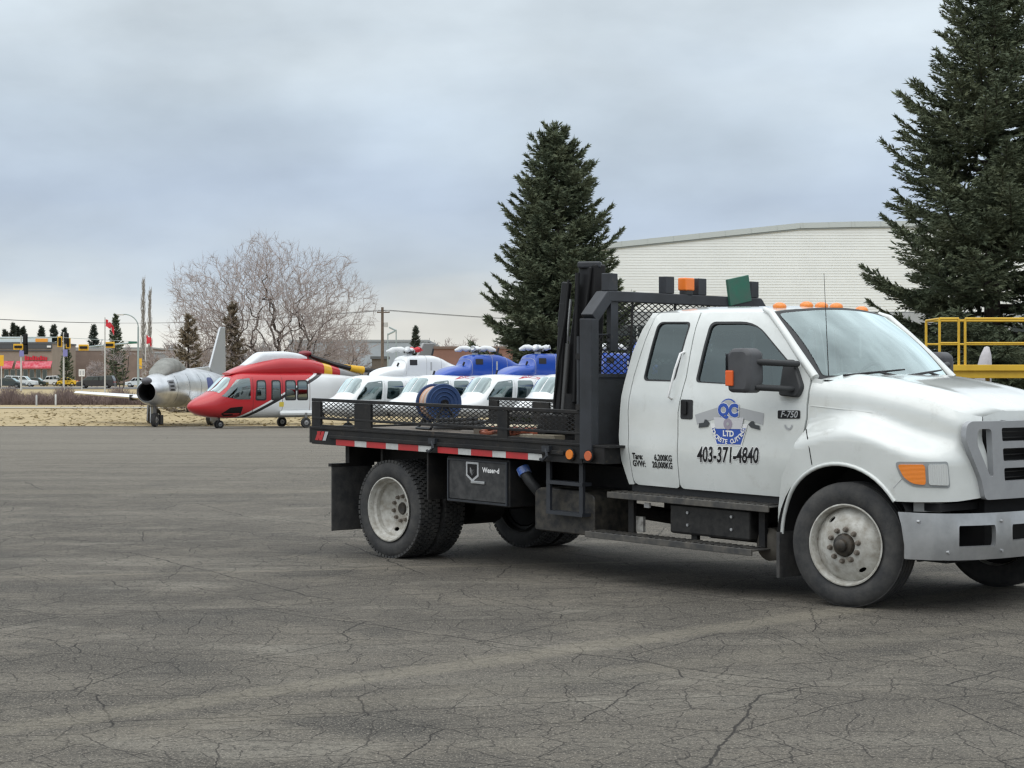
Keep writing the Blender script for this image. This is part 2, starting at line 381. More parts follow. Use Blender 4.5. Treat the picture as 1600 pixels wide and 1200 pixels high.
def sheet(name, x0, x1, ys, dz, m, nx=2, kind='structure', rough=0.0):
    mb = MB(); xs = [x0 + (x1 - x0) * i / nx for i in range(nx + 1)]
    vs = [(x, y, G(y) + dz + (rnd.uniform(-1, 1) * rough)) for y in ys for x in xs]; k = nx + 1
    mb.add(vs, [(j * k + i, j * k + i + 1, (j + 1) * k + i + 1, (j + 1) * k + i) for j in range(len(ys) - 1) for i in range(nx)])
    return tag(mb.build(name, m, smooth=180, fix=False), kind=kind)
asph = asphalt()
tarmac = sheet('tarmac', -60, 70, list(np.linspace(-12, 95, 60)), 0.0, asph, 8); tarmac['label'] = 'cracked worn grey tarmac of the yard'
mdry = mat('dry_grass_turf', (.40, .315, .175), .95, c2=(.33, .26, .14), vscale=.25, bump=.25, bscale=3)
ground = sheet('ground', -2600, 2600, [-300, -100, 0, 20, 60, 95, 110, 125, 140, 170, 200, 235, 266, 300, 330, 450, 600, 1200, 3000, 6000], -.035, mdry, 40)
ground['label'] = 'straw coloured dry grass beyond the tarmac'
road = sheet('road', -400, 300, list(np.linspace(250, 292, 8)), .03, mat('far_asphalt', (.17, .165, .155), .9, var=.2), 4); road['label'] = 'street with traffic beyond the grass'
path = sheet('path', -120, -2, list(np.linspace(131, 134, 4)), .0, mat('pale_path', (.42, .39, .33), .9, var=.2), 4); path['label'] = 'pale footpath along the hedge'
mb = MB(); mb.b2(-60, 70, 95.0, 95.25, G(95) - .1, G(95) + .035)
kerb = tag(mb.build('kerb', mat('old_kerb', (.24, .21, .16), .9, var=.3), smooth=0), 'low kerb edging the tarmac at the dry grass', kind='structure')
# tussocks of dry grass and dirt, uncounted
mb = MB()
for _ in range(2500):
    x = rnd.uniform(-33, -6); y = rnd.uniform(95.4, 139) if rnd.random() < .8 else rnd.uniform(140, 165); z = G(y) - .04; h = rnd.uniform(.03, .11); w = rnd.uniform(.04, .14)
    a = rnd.uniform(-.5, .5)
    mb.add([(x - w, y, z), (x + w, y + a, z), (x + rnd.uniform(-.3, .3), y + a, z + h)], [(0, 1, 2)])
tag(mb.build('dry_grass', mat('dry_grass_blades', (.36, .29, .165), .95, c2=(.31, .25, .14), vscale=.25), smooth=0, fix=False), 'dry straw coloured grass tussocks beyond the tarmac', 'grass', kind='stuff')

# ------------------------------------------------------------------ white clad hall behind the truck
HY = 116.0
def hall():
    r = empty('clad_hall', (W(850, 598, HY).x, HY, 0))
    tag(r, 'long white hall with horizontal cladding behind the truck', 'building')
    x0 = r.location.x; PX = lambda u: W(u, 0, HY).x - x0; PZ = lambda v: W(0, v, HY).z
    roofl = [(850, 394), (960, 384), (1250, 354), (1330, 352), (1400, 351), (1780, 351)]
    top = lambda x: float(np.interp(x, [PX(u) for u, v in roofl], [PZ(v) for u, v in roofl])); xe = PX(1780); zb = PZ(487); wm = mat('white_cladding', (.84, .86, .84), .55, c2=(.79, .81, .79), vscale=.5)
    p = .17; n = int((top(xe) - zb) / p) + 1; mb = MB()
    for i in range(n):          # lapped boards, each proud at its foot
        z0 = zb + i * p; z1 = z0 + p
        if z0 > top(xe): break
        xs = [x for x in np.linspace(0, xe, 60)]
        for a, b in zip(xs[:-1], xs[1:]):
            ta, tb = min(z1, top(a)), min(z1, top(b))
            if ta <= z0 or tb <= z0: continue
            mb.add([(a, -.022, z0), (b, -.022, z0), (b, 0, tb), (a, 0, ta), (a, 0, z0), (b, 0, z0)], [(0, 1, 2, 3), (1, 0, 4, 5)])
    o = mb.build('cladding_boards', wm, r, smooth=0, fix=False); o['kind'] = 'stuff'
    mb = MB(); xs = sorted(list(np.linspace(0, xe, 24)) + [PX(1250), PX(1330)])
    for a, b in zip(xs[:-1], xs[1:]): mb.add([(a, .05, 0), (b, .05, 0), (b, .05, top(b) - .02), (a, .05, top(a) - .02), (a, 30, 0), (b, 30, 0), (b, 30, top(b) - .02), (a, 30, top(a) - .02)], [(0, 1, 2, 3), (3, 2, 6, 7), (5, 4, 7, 6)])
    mb.add([(0, .05, 0), (0, 30, 0), (0, 30, top(0)), (0, .05, top(0)), (xe, .05, 0), (xe, 30, 0), (xe, 30, top(xe)), (xe, .05, top(xe))], [(0, 1, 2, 3), (4, 5, 6, 7)])
    mb.build('wall', mat('hall_wall', (.5, .52, .51), .7, var=.1, vscale=1), r, smooth=0, fix=False)
    mb = MB()
    for a, b in zip(xs[:-1], xs[1:]): mb.bar((a - .01, -.06, top(a) + .05), (b, -.06, top(b) + .05), .16, .34)
    mb.build('roof_flashing', mat('grey_flashing', (.52, .56, .55), .5), r, smooth=0, fix=False)
    mb = MB()
    for a, b in zip(xs[:-1], xs[1:]): mb.bar((a - .01, -.04, top(a) - .17), (b, -.04, top(b) - .17), .10, .07)
    mb.build('gutter_line', mat('gutter_dark', (.30, .33, .33), .5), r, smooth=0, fix=False)
    # lower storey set back below the cladding
    zl = PZ(508); mb = MB(); mb.b2(0, xe, -.05, .02, zl, zb - .06); mb.build('band', mat('grey_band', (.40, .42, .43), .7, var=.1), r, smooth=0)
    mb = MB(); mb.b2(0, xe, -.03, .01, PZ(560), zl - .1); mb.build('window_strip', glass('hall_glass', (.05, .06, .07), .7), r, smooth=0)
    mb = MB(); mb.b2(0, xe, -.06, -.032, zl - .1, zl); mb.build('lintel', mat('dark_lintel', (.12, .13, .14), .6), r, smooth=0)
    mb = MB(); mb.b2(0, xe, -.04, .03, -1, PZ(560)); mb.build('plinth', mat('grey_plinth', (.30, .31, .32), .8, var=.15), r, smooth=0)
    for i in range(16):
        mb = MB(); xx = xe * (i + .5) / 16; mb.b2(xx - .06, xx + .06, -.07, -.033, PZ(560), zl - .1); mb.build('mullion', M['galv'], r, smooth=0)
hall()

# ------------------------------------------------------------------ low buildings beyond the street
def lowb(name, label, u0, u1, vt, Y, depth, wall, roofc, vb=600, fascia=None, windows=0, cat='building'):
    a, b = W(u0, vt, Y), W(u1, vt, Y); r = empty(name, (a.x, Y, G(Y))); w = b.x - a.x; h = a.z - G(Y)
    tag(r, label, cat)
    mb = MB(); mb.b2(0, w, 0, depth, -1, h); mb.build('wall', wall, r, smooth=0)
    mb = MB(); mb.b2(-.15, w + .15, -.15, depth, h + .002, h + .28); mb.build('roof', roofc, r, smooth=0)
    if fascia:
        mb = MB(); mb.b2(-.1, w + .1, -.11, -.01, h - fascia[0], h - .02); mb.build('fascia', fascia[1], r, smooth=0)
    for i in range(windows):
        x = w * (i + .5) / windows; f = MB(); f.b2(x - .8, x + .8, -.06, -.01, .9, 2.2); fo = f.build('window', M['galv'], r, smooth=0)
        f = MB(); f.b2(x - .7, x + .7, -.075, -.062, 1.0, 2.1); f.build('pane', glass('far_glass', (.06, .07, .08), .8), fo, smooth=0)
    return r, w, h
brown = mat('brown_stucco', (.235, .18, .155), .9, var=.18, vscale=.5); roofg = mat('grey_roof', (.36, .38, .39), .8, var=.1)
# restaurant with a red awning
Y = 330.0
r, w, h = lowb('restaurant', 'low brown restaurant with red awning and coloured signs beside the street', -60, 81, 537, Y, 18, mat('tan_stucco', (.30, .25, .21), .9, var=.12, vscale=.5), mat('dark_roof', (.10, .11, .12), .7), fascia=(.9, mat('dark_fascia', (.075, .08, .088), .7)))
LX = lambda u: W(u, 0, Y).x - r.location.x; LZ = lambda v: W(0, v, Y).z - r.location.z
mb = MB(); mb.b2(LX(-60), LX(80), .3, .5, h + .3, LZ(526)); mb.build('sign_band', mat('pale_teal_sign', (.62, .70, .72), .5), r, smooth=0)
mb = MB(); mb.b2(LX(55), LX(74), .15, .29, LZ(537) + .3, LZ(529)); mb.build('orange_sign', mat('orange_sign', (.85, .35, .04), .5), r, smooth=0)
mb = MB(); mb.b2(LX(74), LX(80), -.3, -.12, LZ(543), LZ(540)); mb.build('white_sign', M['letterw'], r, smooth=0)
mb = MB(); mb.b2(LX(-60), LX(80), -.2, -.012, LZ(549), LZ(547)); mb.build('ledge', mat('dark_fascia', (0, 0, 0)), r, smooth=0)
for i in range(4):
    a, b = ((-28, 4), (5.5, 22), (26, 37.5), (38, 82))[i]; mb = MB()
    k = max(2, int((b - a) / 4))
    for j in range(k):
        p, q = LX(a + (b - a) * j / k), LX(a + (b - a) * (j + 1) / k); d = .03 if j % 2 else 0
        mb.add([(p, -1.3 - d, LZ(574)), (q, -1.3 - d, LZ(574)), (q, -.05, LZ(564)), (p, -.05, LZ(564)), (p, -1.3 - d, LZ(576)), (q, -1.3 - d, LZ(576))], [(0, 1, 2, 3), (4, 5, 1, 0)])
    mb.build('awning', mat('red_awning', (.52, .03, .06), .7, c2=(.62, .22, .25), vscale=1.4), r, smooth=0)
for i, u in enumerate(range(39, 73, 4)):
    mb = MB(); mb.b2(LX(u), LX(u + 3), -.2, -.06, LZ(563), LZ(556 + (i % 3))); mb.build('sign_letter', mat('red_letters', (.55, .02, .04), .5), r, smooth=0)
for i in range(7):
    x = LX(10 + 10 * i); f = MB(); f.b2(x - .42, x + .42, -.05, -.012, .3, LZ(577)); fo = f.build('window', M['galv'], r, smooth=0)
    f = MB(); f.b2(x - .36, x + .36, -.07, -.052, .36, LZ(577) - .1); f.build('pane', glass('far_glass'), fo, smooth=0)
lowb('brown_building', 'long flat roofed brown building behind the traffic lights', 80, 238, 545, 352, 25, brown, roofg, fascia=(.35, mat('pale_fascia', (.42, .40, .38), .8)))
lowb('grey_shop', 'low grey building behind the bare poplars', 238, 345, 552, 300, 14, mat('grey_wall', (.33, .33, .33), .9, var=.15), roofg, windows=5)
lowb('pale_warehouse', 'pale grey warehouse behind the utility pole', 452, 668, 534, 260, 40, mat('pale_grey_wall', (.42, .46, .49), .85, var=.14, vscale=.25), roofg, windows=7)
lowb('sign_box', 'small brown shed below the utility pole', 581, 604, 561, 190, 3, mat('shed_brown', (.14, .12, .105), .9, var=.2), mat('dark_roof', (0, 0, 0)), cat='shed')
lowb('brick_red_building', 'flat roofed red brown building left of the pine', 672, 860, 545, 215, 20, mat('red_brown_wall', (.27, .15, .12), .9, var=.15, vscale=.6), mat('brown_roof', (.18, .13, .11), .8), windows=4)

# ------------------------------------------------------------------ trees
def leafmat(name, c, c2, tr=.0):
    m = bpy.data.materials.new(name); m.use_nodes = True; t = m.node_tree; b = t.nodes['Principled BSDF']; b.inputs['Roughness'].default_value = .75
    b.inputs['Specular IOR Level'].default_value = .3
    g = t.nodes.new('ShaderNodeNewGeometry'); x = t.nodes.new('ShaderNodeMix'); x.data_type = 'RGBA'; x.inputs[6].default_value = (*c, 1); x.inputs[7].default_value = (*c2, 1)
    tcn = t.nodes.new('ShaderNodeTexCoord'); n = t.nodes.new('ShaderNodeTexNoise'); n.inputs['Scale'].default_value = .9; t.links.new(tcn.outputs['Object'], n.inputs['Vector'])
    a = t.nodes.new('ShaderNodeMath'); a.operation = 'MULTIPLY_ADD'; t.links.new(g.outputs['Random Per Island'], a.inputs[0]); a.inputs[1].default_value = .5
    r = t.nodes.new('ShaderNodeMapRange'); r.inputs[1].default_value = .35; r.inputs[2].default_value = .65; r.inputs[4].default_value = .5; t.links.new(n.outputs['Fac'], r.inputs[0])
    t.links.new(r.outputs[0], a.inputs[2]); t.links.new(a.outputs[0], x.inputs[0]); t.links.new(x.outputs[2], b.inputs['Base Color'])
    return m
spruce_m = leafmat('spruce_needles', (.068, .094, .060), (.165, .185, .110)); far_m = leafmat('far_needles', (.05, .065, .055), (.08, .095, .07))
brownspruce_m = leafmat('browned_needles', (.18, .15, .11), (.26, .215, .16))
bark_m = mat('spruce_bark', (.075, .06, .05), .95, var=.4, vscale=9, bump=.5); twig_m = mat('bare_twigs', (.31, .26, .245), .9, c2=(.40, .35, .335), vscale=.7)
barebark_m = mat('bare_bark', (.085, .068, .06), .95, var=.3, vscale=5, bump=.4); bush_m = mat('bush_twigs', (.17, .125, .12), .95, c2=(.25, .19, .17), vscale=.5)

def conifer(name, label, base, H, prof, seed, whorl=.36, tuft=.17, nb=(5, 8), dens_=1.0, lm=spruce_m, up=.25, group=None, low=.05, tw=1.0, ntri=3):
    """prof(f) -> branch reach at height fraction f; upswept tips; every tuft is a fan of narrow needle blades"""
    rg = np.random.default_rng(seed); r = empty(name, base); tag(r, label, 'tree', group)
    mb = MB(); lean = rg.uniform(-.15, .15, 2)
    mb.tube([(lean[0] * f * f, lean[1] * f * f, H * f - .3 * (f == 0)) for f in np.linspace(0, 1, 14)], [max(.012, .021 * H * (1 - f) ** .9) for f in np.linspace(0, 1, 14)], 9)
    mb.build('trunk', bark_m, r, 60)
    bb = MB(); T = []           # T: tuft origin, direction, length
    z = H * low
    while z < H * .985:
        f = z / H; n = rg.integers(*nb) if f < .93 else 4; a0 = rg.uniform(0, 6.28)
        for k in range(n):
            Lb = max(.10, prof(f)) * rg.choice([rg.uniform(.55, .85), rg.uniform(.82, 1.04)], p=[.35, .65]); az = a0 + 6.28 * k / n + rg.uniform(-.35, .35); zz = z + rg.uniform(-.5, .5) * whorl
            el = (-.14 + .85 * f ** 1.6) + rg.uniform(-.09, .09); cu = up * (1.1 - f * .6) * rg.uniform(.6, 1.4)
            h = np.array([math.cos(az), math.sin(az), 0]); side = np.array([-h[1], h[0], 0])
            pt = lambda q: np.array([lean[0] * f * f, lean[1] * f * f, zz]) + h * (Lb * q) + np.array([0, 0, Lb * (q * math.tan(el) + cu * q ** 3 - .10 * q * (1 - q))]) + side * (.08 * Lb * math.sin(q * 2.4 + k))
            qs = np.linspace(0, 1, 6); bb.tube([pt(q) for q in qs], [max(.006, .011 * Lb * (1 - q * .85) + .004) for q in qs], 4, caps=False)
            nt = max(3, int(Lb / (.19 / dens_)))
            for j in range(nt):
                q = .16 + .84 * (j + rg.uniform(0, 1)) / nt; p = pt(q); dq = pt(min(1, q + .05)) - pt(q - .05); dq = dq / np.linalg.norm(dq)
                for sgn in (-1, 1):
                    lt = (.50 * Lb * (1 - q) ** .75 * (.4 + .6 * min(1, q * 3)) + .20) * rg.uniform(.55, 1.15) * tw
                    if Lb < .5: lt = min(lt, Lb * .7)
                    ang = rg.uniform(.6, 1.05); d = dq * math.cos(ang) + side * sgn * math.sin(ang) + np.array([0, 0, rg.uniform(-.32, .12)]); d /= np.linalg.norm(d)
                    m_ = max(2, int(lt / (.12 / dens_)))
                    for w in range(m_):
                        x = (w + rg.uniform(.2, 1)) / m_; T.append((p + d * lt * x + np.array([0, 0, -.10 * lt * x * x + .16 * lt * x ** 3]), d, tuft))
                T.append((p, dq, tuft * 1.15))
            for q in (.93, .97, 1.0): T.append((pt(q), pt(1) - pt(.9) + np.array([0, 0, .02]), tuft * 1.2))
        z += whorl * (1 - .45 * f) * rg.uniform(.8, 1.2)
    for _ in range(5): T.append((np.array([lean[0], lean[1], H * rg.uniform(.96, 1.0)]), np.array([rg.uniform(-.2, .2), rg.uniform(-.2, .2), 1.0]), tuft))
    bb.build('branches', bark_m, r, 60, fix=False)
    O = np.array([t[0] for t in T]); D = np.array([t[1] for t in T]); D /= np.linalg.norm(D, axis=1)[:, None]; S = np.array([t[2] for t in T]) * rg.uniform(.7, 1.3, len(T))
    V = []
    for k in range(ntri):
        R = rg.normal(size=O.shape); R -= (R * D).sum(1)[:, None] * D; R /= np.linalg.norm(R, axis=1)[:, None] + 1e-9
        tip = O + (D * rg.uniform(.5, 1.0, (len(T), 1)) + R * rg.uniform(.25, .8, (len(T), 1))) * S[:, None]
        wd = np.cross(D, R) * (S * (.26 if ntri < 4 else .20))[:, None]
        V.append(np.stack([O - wd - D * (S * .25)[:, None], O + wd - D * (S * .25)[:, None], tip], 1))
    V = np.stack(V, 1).reshape(-1, 3); n = len(V) // 3
    me = bpy.data.meshes.new('needles'); me.vertices.add(len(V)); me.vertices.foreach_set('co', V.ravel()); me.loops.add(3 * n); me.polygons.add(n)
    me.loops.foreach_set('vertex_index', np.arange(3 * n, dtype=np.int32)); me.polygons.foreach_set('loop_start', np.arange(0, 3 * n, 3, dtype=np.int32)); me.update(calc_edges=True)
    me.materials.append(lm); o = bpy.data.objects.new('crown', me); col.objects.link(o); o.parent = r; o['kind'] = 'stuff'
    return r
b = W(872, 598, 98); b.z = G(98)
HL = W(0, 193, 98).z - b.z
conifer('pine_tree', 'tall dark green conifer behind the truck bed, left of the white hall', b, HL, lambda f: HL * .355 * (1 - f) ** .68, 11, whorl=.44, tuft=.20, dens_=1.25, up=.30, ntri=4)
b = W(1550, 598, 58); b.z = G(58)
HR = 15.9
conifer('spruce_tree', 'tall dark spruce at the right edge, cut off by the top of the photo', b, HR, lambda f: min(4.15, 5.9 * (1 - f) ** .75), 23, whorl=.42, tuft=.135, nb=(6, 8), dens_=1.45, up=.24, low=.09, tw=.9, ntri=4)
# smaller conifers of the background
FAR = [(8, 516, 380, 'leftmost'), (20, 507, 390, 'paired'), (27, 511, 392, ''), (36, 512, 392, ''), (66, 511, 380, ''), (84, 509, 372, ''), (100, 513, 380, ''), (146, 509, 376, '')]
FL = ['small far spruce above the restaurant roof, leftmost at the photo edge', 'taller far spruce of the pair above the restaurant sign', 'slim far spruce just right of the taller one above the restaurant sign', 'short far spruce behind the left traffic light pole', 'slim far spruce right of the orange roof sign', 'dark far spruce between the orange roof sign and the second traffic light', 'thin far spruce behind the second traffic light', 'lone small far spruce above the brown building roof']
for i, (u, v, Y, _) in enumerate(FAR):
    b = W(u, 598, Y); b.z = G(Y); H = W(0, v, Y).z - b.z
    conifer('far_spruce', FL[i], b, H, (lambda H: lambda f: H * .19 * (1 - f) ** .8)(H), 40 + i, whorl=.7, tuft=.5, nb=(4, 6), dens_=.35, lm=far_m, group='far spruces on the skyline', ntri=2)
for i, (u, v, Y, k, lab, nm, lm) in enumerate([
        (104, 540, 305, .26, 'dark spruce standing before the brown building at the second traffic light', 'spruce_tree', spruce_m),
        (181, 491, 300, .20, 'dark green conifer top rising behind the flagpole by the street', 'spruce_tree', spruce_m),
        (294, 492, 122, .27, 'brownish spruce behind the jet fuselage', 'spruce_tree', brownspruce_m),
        (362, 470, 126, .22, 'tall browned conifer behind the jet tail', 'spruce_tree', brownspruce_m),
        (648, 511, 205, .15, 'slim dark spruce beside the rotor head of the white helicopter', 'spruce_tree', far_m)]):
    b = W(u, 598, Y); b.z = G(Y); H = W(0, v, Y).z - b.z
    conifer(nm, lab, b, H, (lambda H, k: lambda f: H * k * (1 - f) ** .8)(H, k), 60 + i, whorl=.5, tuft=.30 if Y > 150 else .22, nb=(5, 7), dens_=.5 if Y > 150 else .75, lm=lm, ntri=2)

def bare(name, label, base, H, spread, seed, stems=6, lv=6, lean=.5, tw=twig_m, thick=.16, cat='tree', group=None, minr=.011, kids=(2, 4), env=None):
    rg = random.Random(seed); r = empty(name, base); tag(r, label, cat, group); tk, tg = MB(), MB()
    def grow(p, d, ln, rad, lev):
        n = 4; pts = [p]; q = p.copy(); dd = d.copy()
        for i in range(n):
            dd = (dd + Vector((rg.gauss(0, .19), rg.gauss(0, .19), rg.gauss(.03, .12)))).normalized(); q = q + dd * (ln / n); pts.append(q.copy())
            if env and lev > 1 and ((q.x / env[0]) ** 2 + (q.y / env[0]) ** 2 + ((q.z - env[1]) / env[2]) ** 2) > 1.25: break
        n = len(pts) - 1; rs = [max(minr, rad * (1 - .42 * i / n)) for i in range(n + 1)]
        (tk if rad > .035 else tg).tube(pts, rs, 7 if rad > .06 else (4 if rad > .025 else 3), caps=False)
        if lev <= 0: return
        if env and ((q.x / env[0]) ** 2 + (q.y / env[0]) ** 2 + ((q.z - env[1]) / env[2]) ** 2) > 1: lev = 1 if lev > 1 else 0; ln *= .55
        if lev <= 0: return
        for j in range(rg.randint(*kids) + (1 if lev < 3 else 0) + (1 if lev < 2 else 0)):
            f = rg.uniform(.35, 1.0) if j else 1.0; i = min(n - 1, int(f * n)); pp = pts[i].lerp(pts[i + 1], f * n - i)
            ang = rg.uniform(.4, 1.05) if j else rg.uniform(.08, .45); az = rg.uniform(0, 6.28); _, a, b_ = frame(dd)
            nd_ = (dd * math.cos(ang) + (a * math.cos(az) + b_ * math.sin(az)) * math.sin(ang)); nd_.z += .06 if lev > 2 else -.02; nd_.normalize()
            grow(pp, nd_, ln * rg.uniform(.56, .84), rad * (.72 if j == 0 else rg.uniform(.4, .62)), lev - 1)
    for k in range(stems):
        az = 6.28 * k / stems + rg.uniform(-.3, .3); ti = lean * rg.uniform(.35, 1.0) if stems > 1 else .04
        grow(Vector((math.cos(az) * .25, math.sin(az) * .25, -.2)), Vector((math.cos(az) * math.sin(ti) * spread, math.sin(az) * math.sin(ti) * .8, math.cos(ti))).normalized(), H * rg.uniform(.27, .33), thick * rg.uniform(.7, 1.1), lv)
    tk.build('trunk', barebark_m, r, 60, fix=False); o = tg.build('crown', tw, r, 0, fix=False); o['kind'] = 'stuff'
    return r
b = W(420, 598, 130); b.z = G(130)
def dome_tree(name, label, base, rx, zc, rz, n, seed):
    """limbs grown outwards to points spread evenly through a domed crown, thickness from the number of twigs carried"""
    rg = np.random.default_rng(seed); r = empty(name, base); tag(r, label, 'tree'); P = [np.array([0, 0, -.3]), np.array([0, 0, .8])]; par = [-1, 0]
    for k in range(5):
        a = 6.28 * k / 5 + rg.uniform(-.3, .3); i = 1
        for q in (1.2, 2.2, 3.1): P.append(np.array([math.cos(a) * (.22 * q + .05 * q * q) * 1.5, math.sin(a) * .35 * q, .8 + q])); par.append(i); i = len(P) - 1
    pts = []
    while len(pts) < n:
        p = rg.normal(size=3); p = p / np.linalg.norm(p) * rg.uniform(.12, 1) ** (1 / 2.2); p = np.array([p[0] * rx * (1 + .10 * math.sin(6 * p[2] + 4 * p[0] + 1)), p[1] * rx * .75, zc + p[2] * rz * (1 + .07 * math.sin(9 * p[0] + 2))])
        if p[2] > 1.6 + .30 * math.hypot(p[0], p[1]): pts.append(p)
    pts.sort(key=lambda p: np.linalg.norm(p - np.array([0, 0, 1.5])) + rg.uniform(0, .5))
    A_ = np.zeros((n + len(P), 3)); A_[:len(P)] = P; D_ = np.zeros(len(A_)); m = len(P)
    for p in pts:
        d = np.linalg.norm(A_[:m] - p, axis=1); out_ = p - np.array([0, 0, 1.2]); out_ /= np.linalg.norm(out_); s = p - A_[:m]; back = -(s @ out_) / (d + 1e-6)
        j = int(np.argmin(d * (1.15 + .75 * np.maximum(-.7, back)) + .02 * D_[:m])); A_[m] = p * .93 + A_[j] * .07; D_[m] = D_[j] + d[j]; par.append(j); m += 1
    w = np.full(m, .0); ch = np.zeros(m, int)
    for i in range(m - 1, 0, -1):
        w[i] = max(w[i], .0095 ** 2.1); w[par[i]] += w[i]; ch[par[i]] += 1
    rad = w ** (1 / 2.1); tk, tg = MB(), MB()
    for i in range(1, m):
        a, b_ = Vector(A_[par[i]]), Vector(A_[i]); l = (b_ - a).length; mid = (a + b_) / 2 + Vector(rg.normal(size=3)) * l * .04 + Vector((0, 0, -.04 * l)); ra = min(rad[par[i]], rad[i] * 1.5); big = rad[i] > .035
        (tk if big else tg).tube([a, mid, b_], [ra, (ra + rad[i]) / 2, rad[i]], 6 if big else 3, caps=False)
        if rad[i] < .03:
            for _ in range(6 if ch[i] == 0 else 3):
                d = (b_ - a).normalized() + Vector(rg.normal(size=3)) * .55; d.normalize(); l2 = rg.uniform(.25, .75); f = a.lerp(b_, rg.uniform(.3, 1.0)); tg.tube([f, f + d * l2 * .5 + Vector((0, 0, .03)), f + d * l2 + Vector((0, 0, rg.uniform(-.05, .12)))], [.008, .006, .004], 3, caps=False)
    tk.build('trunk', barebark_m, r, 60, fix=False); o = tg.build('crown', twig_m, r, 0, fix=False); o['kind'] = 'stuff'
dome_tree('bare_tree', 'large leafless spreading tree behind the helicopters', b, 7.8, 4.9, 7.0, 4600, 9)
for i, (u, v, lab) in enumerate([(224, 436, 'taller of the two slim leafless poplars behind the jet'), (234, 452, 'shorter of the two slim leafless poplars behind the jet')]):
    b = W(u, 598, 240); b.z = G(240); H = W(0, v, 240).z - b.z; r = empty('poplar_tree', b); tag(r, lab, 'tree', 'bare poplars'); rg = random.Random(80 + i); tk, tg = MB(), MB()
    tk.tube([(0, 0, -.3), (0, 0, H * .5), (.1, 0, H)], [.17, .11, .03], 7)
    for _ in range(420):
        z = H * rg.uniform(.12, .97); az = rg.uniform(0, 6.28); l = rg.uniform(.5, 1.9) * (1 - .5 * z / H); c, s = math.cos(az), math.sin(az)
        tg.tube([(0, 0, z), (c * l * .22, s * l * .22, z + l * .55), (c * l * .32, s * l * .32, z + l * 1.15)], [.035, .022, .012], 3, caps=False)
    tk.build('trunk', mat('poplar_bark', (.33, .32, .30), .9, var=.2), r, 60, fix=False); o = tg.build('crown', mat('poplar_twigs', (.34, .32, .30), .9), r, 0, fix=False); o['kind'] = 'stuff'
for i, (u, Y, H, lab) in enumerate([(190, 262, 7.5, 'small leafless tree right of the dark conifer by the street'), (262, 200, 7.0, 'small leafless tree left of the brownish spruce'), (252, 240, 8.0, 'thin leafless tree behind the jet canopy'), (140, 300, 5.0, 'little leafless tree before the brown building'), (330, 150, 7.5, 'leafless tree between the two browned conifers'), (520, 170, 8.0, 'leafless tree right of the large bare tree'), (555, 190, 8.0, 'leafless tree left of the utility pole'), (480, 150, 7.0, 'leafless tree behind the red helicopter cowling'), (700, 235, 8.5, 'leafless tree behind the red brown building'), (722, 240, 8.0, 'leafless tree behind the red brown building, nearest the pine')]):
    b = W(u, 598, Y); b.z = G(Y); bare('small_bare_tree', lab, b, H, 1.0, 100 + i, stems=2, lv=5, lean=.4, thick=.1, minr=.018, group='small leafless trees')
# shrubs behind the aircraft
for i, (u, Y, H, lab) in enumerate([(402, 118, 4.2, 'brown leafless shrub behind the red helicopter nose'), (440, 120, 3.6, 'brown leafless shrub behind the red helicopter roof'), (375, 116, 4.0, 'brown leafless shrub right of the jet tail'), (330, 115, 3.2, 'brown leafless shrub left of the jet tail'), (505, 125, 3.2, 'brown leafless shrub right of the red helicopter rotor'), (545, 130, 3.4, 'brown leafless shrub left of the white helicopter')]):
    b = W(u, 598, Y); b.z = G(Y); bare('leafless_shrub', lab, b, H, 1.3, 140 + i, stems=12, lv=4, lean=.75, thick=.035, tw=bush_m, cat='shrub', minr=.009, group='leafless shrubs behind the aircraft')
# low hedge of twigs and the far wood, both uncounted
mb = MB(); rg = random.Random(3)
for _ in range(9000):
    u = rg.uniform(-60, 300); Y = rg.uniform(141, 146); b = W(u, 598, Y); z = G(Y) - .1; hh = 1.15 + .45 * math.sin(u * .11) * math.sin(u * .037 + 1) ; h = hh * rg.uniform(.3, 1.0); dx = rg.uniform(-.5, .5)
    mb.tube([(b.x, Y, z), (b.x + dx * .4, Y + rg.uniform(-.2, .2), z + h * .6), (b.x + dx, Y + rg.uniform(-.3, .3), z + h)], [.016, .011, .006], 3, caps=False)
tag(mb.build('hedge', bush_m, smooth=0, fix=False), 'low purplish brown leafless hedge beyond the dry grass', 'hedge', kind='stuff')
mb = MB()
for _ in range(5200):
    u = rg.uniform(-120, 860); Y = rg.uniform(430, 520); b = W(u, 598, Y); top = 8.5 + 2.0 * math.sin(u * .05) + 1.2 * math.sin(u * .17); h = top * rg.uniform(.5, 1.0); z = G(Y)
    x = b.x; mb.tube([(x, Y, z), (x + rg.uniform(-.6, .6), Y, z + h * .6), (x + rg.uniform(-1.2, 1.2), Y, z + h)], [.20, .12, .05], 3, caps=False)
    for _ in range(3):
        zz = z + h * rg.uniform(.4, .9); l = rg.uniform(.8, 2.2); s = rg.choice((-1, 1)); mb.tube([(x, Y, zz), (x + s * l * .6, Y, zz + l)], [.09, .04], 3, caps=False)
tag(mb.build('distant_wood', mat('far_twigs', (.20, .19, .19), .95, c2=(.27, .26, .26), vscale=.05), smooth=0, fix=False), 'hazy leafless wood along the far skyline', 'wood', kind='stuff')

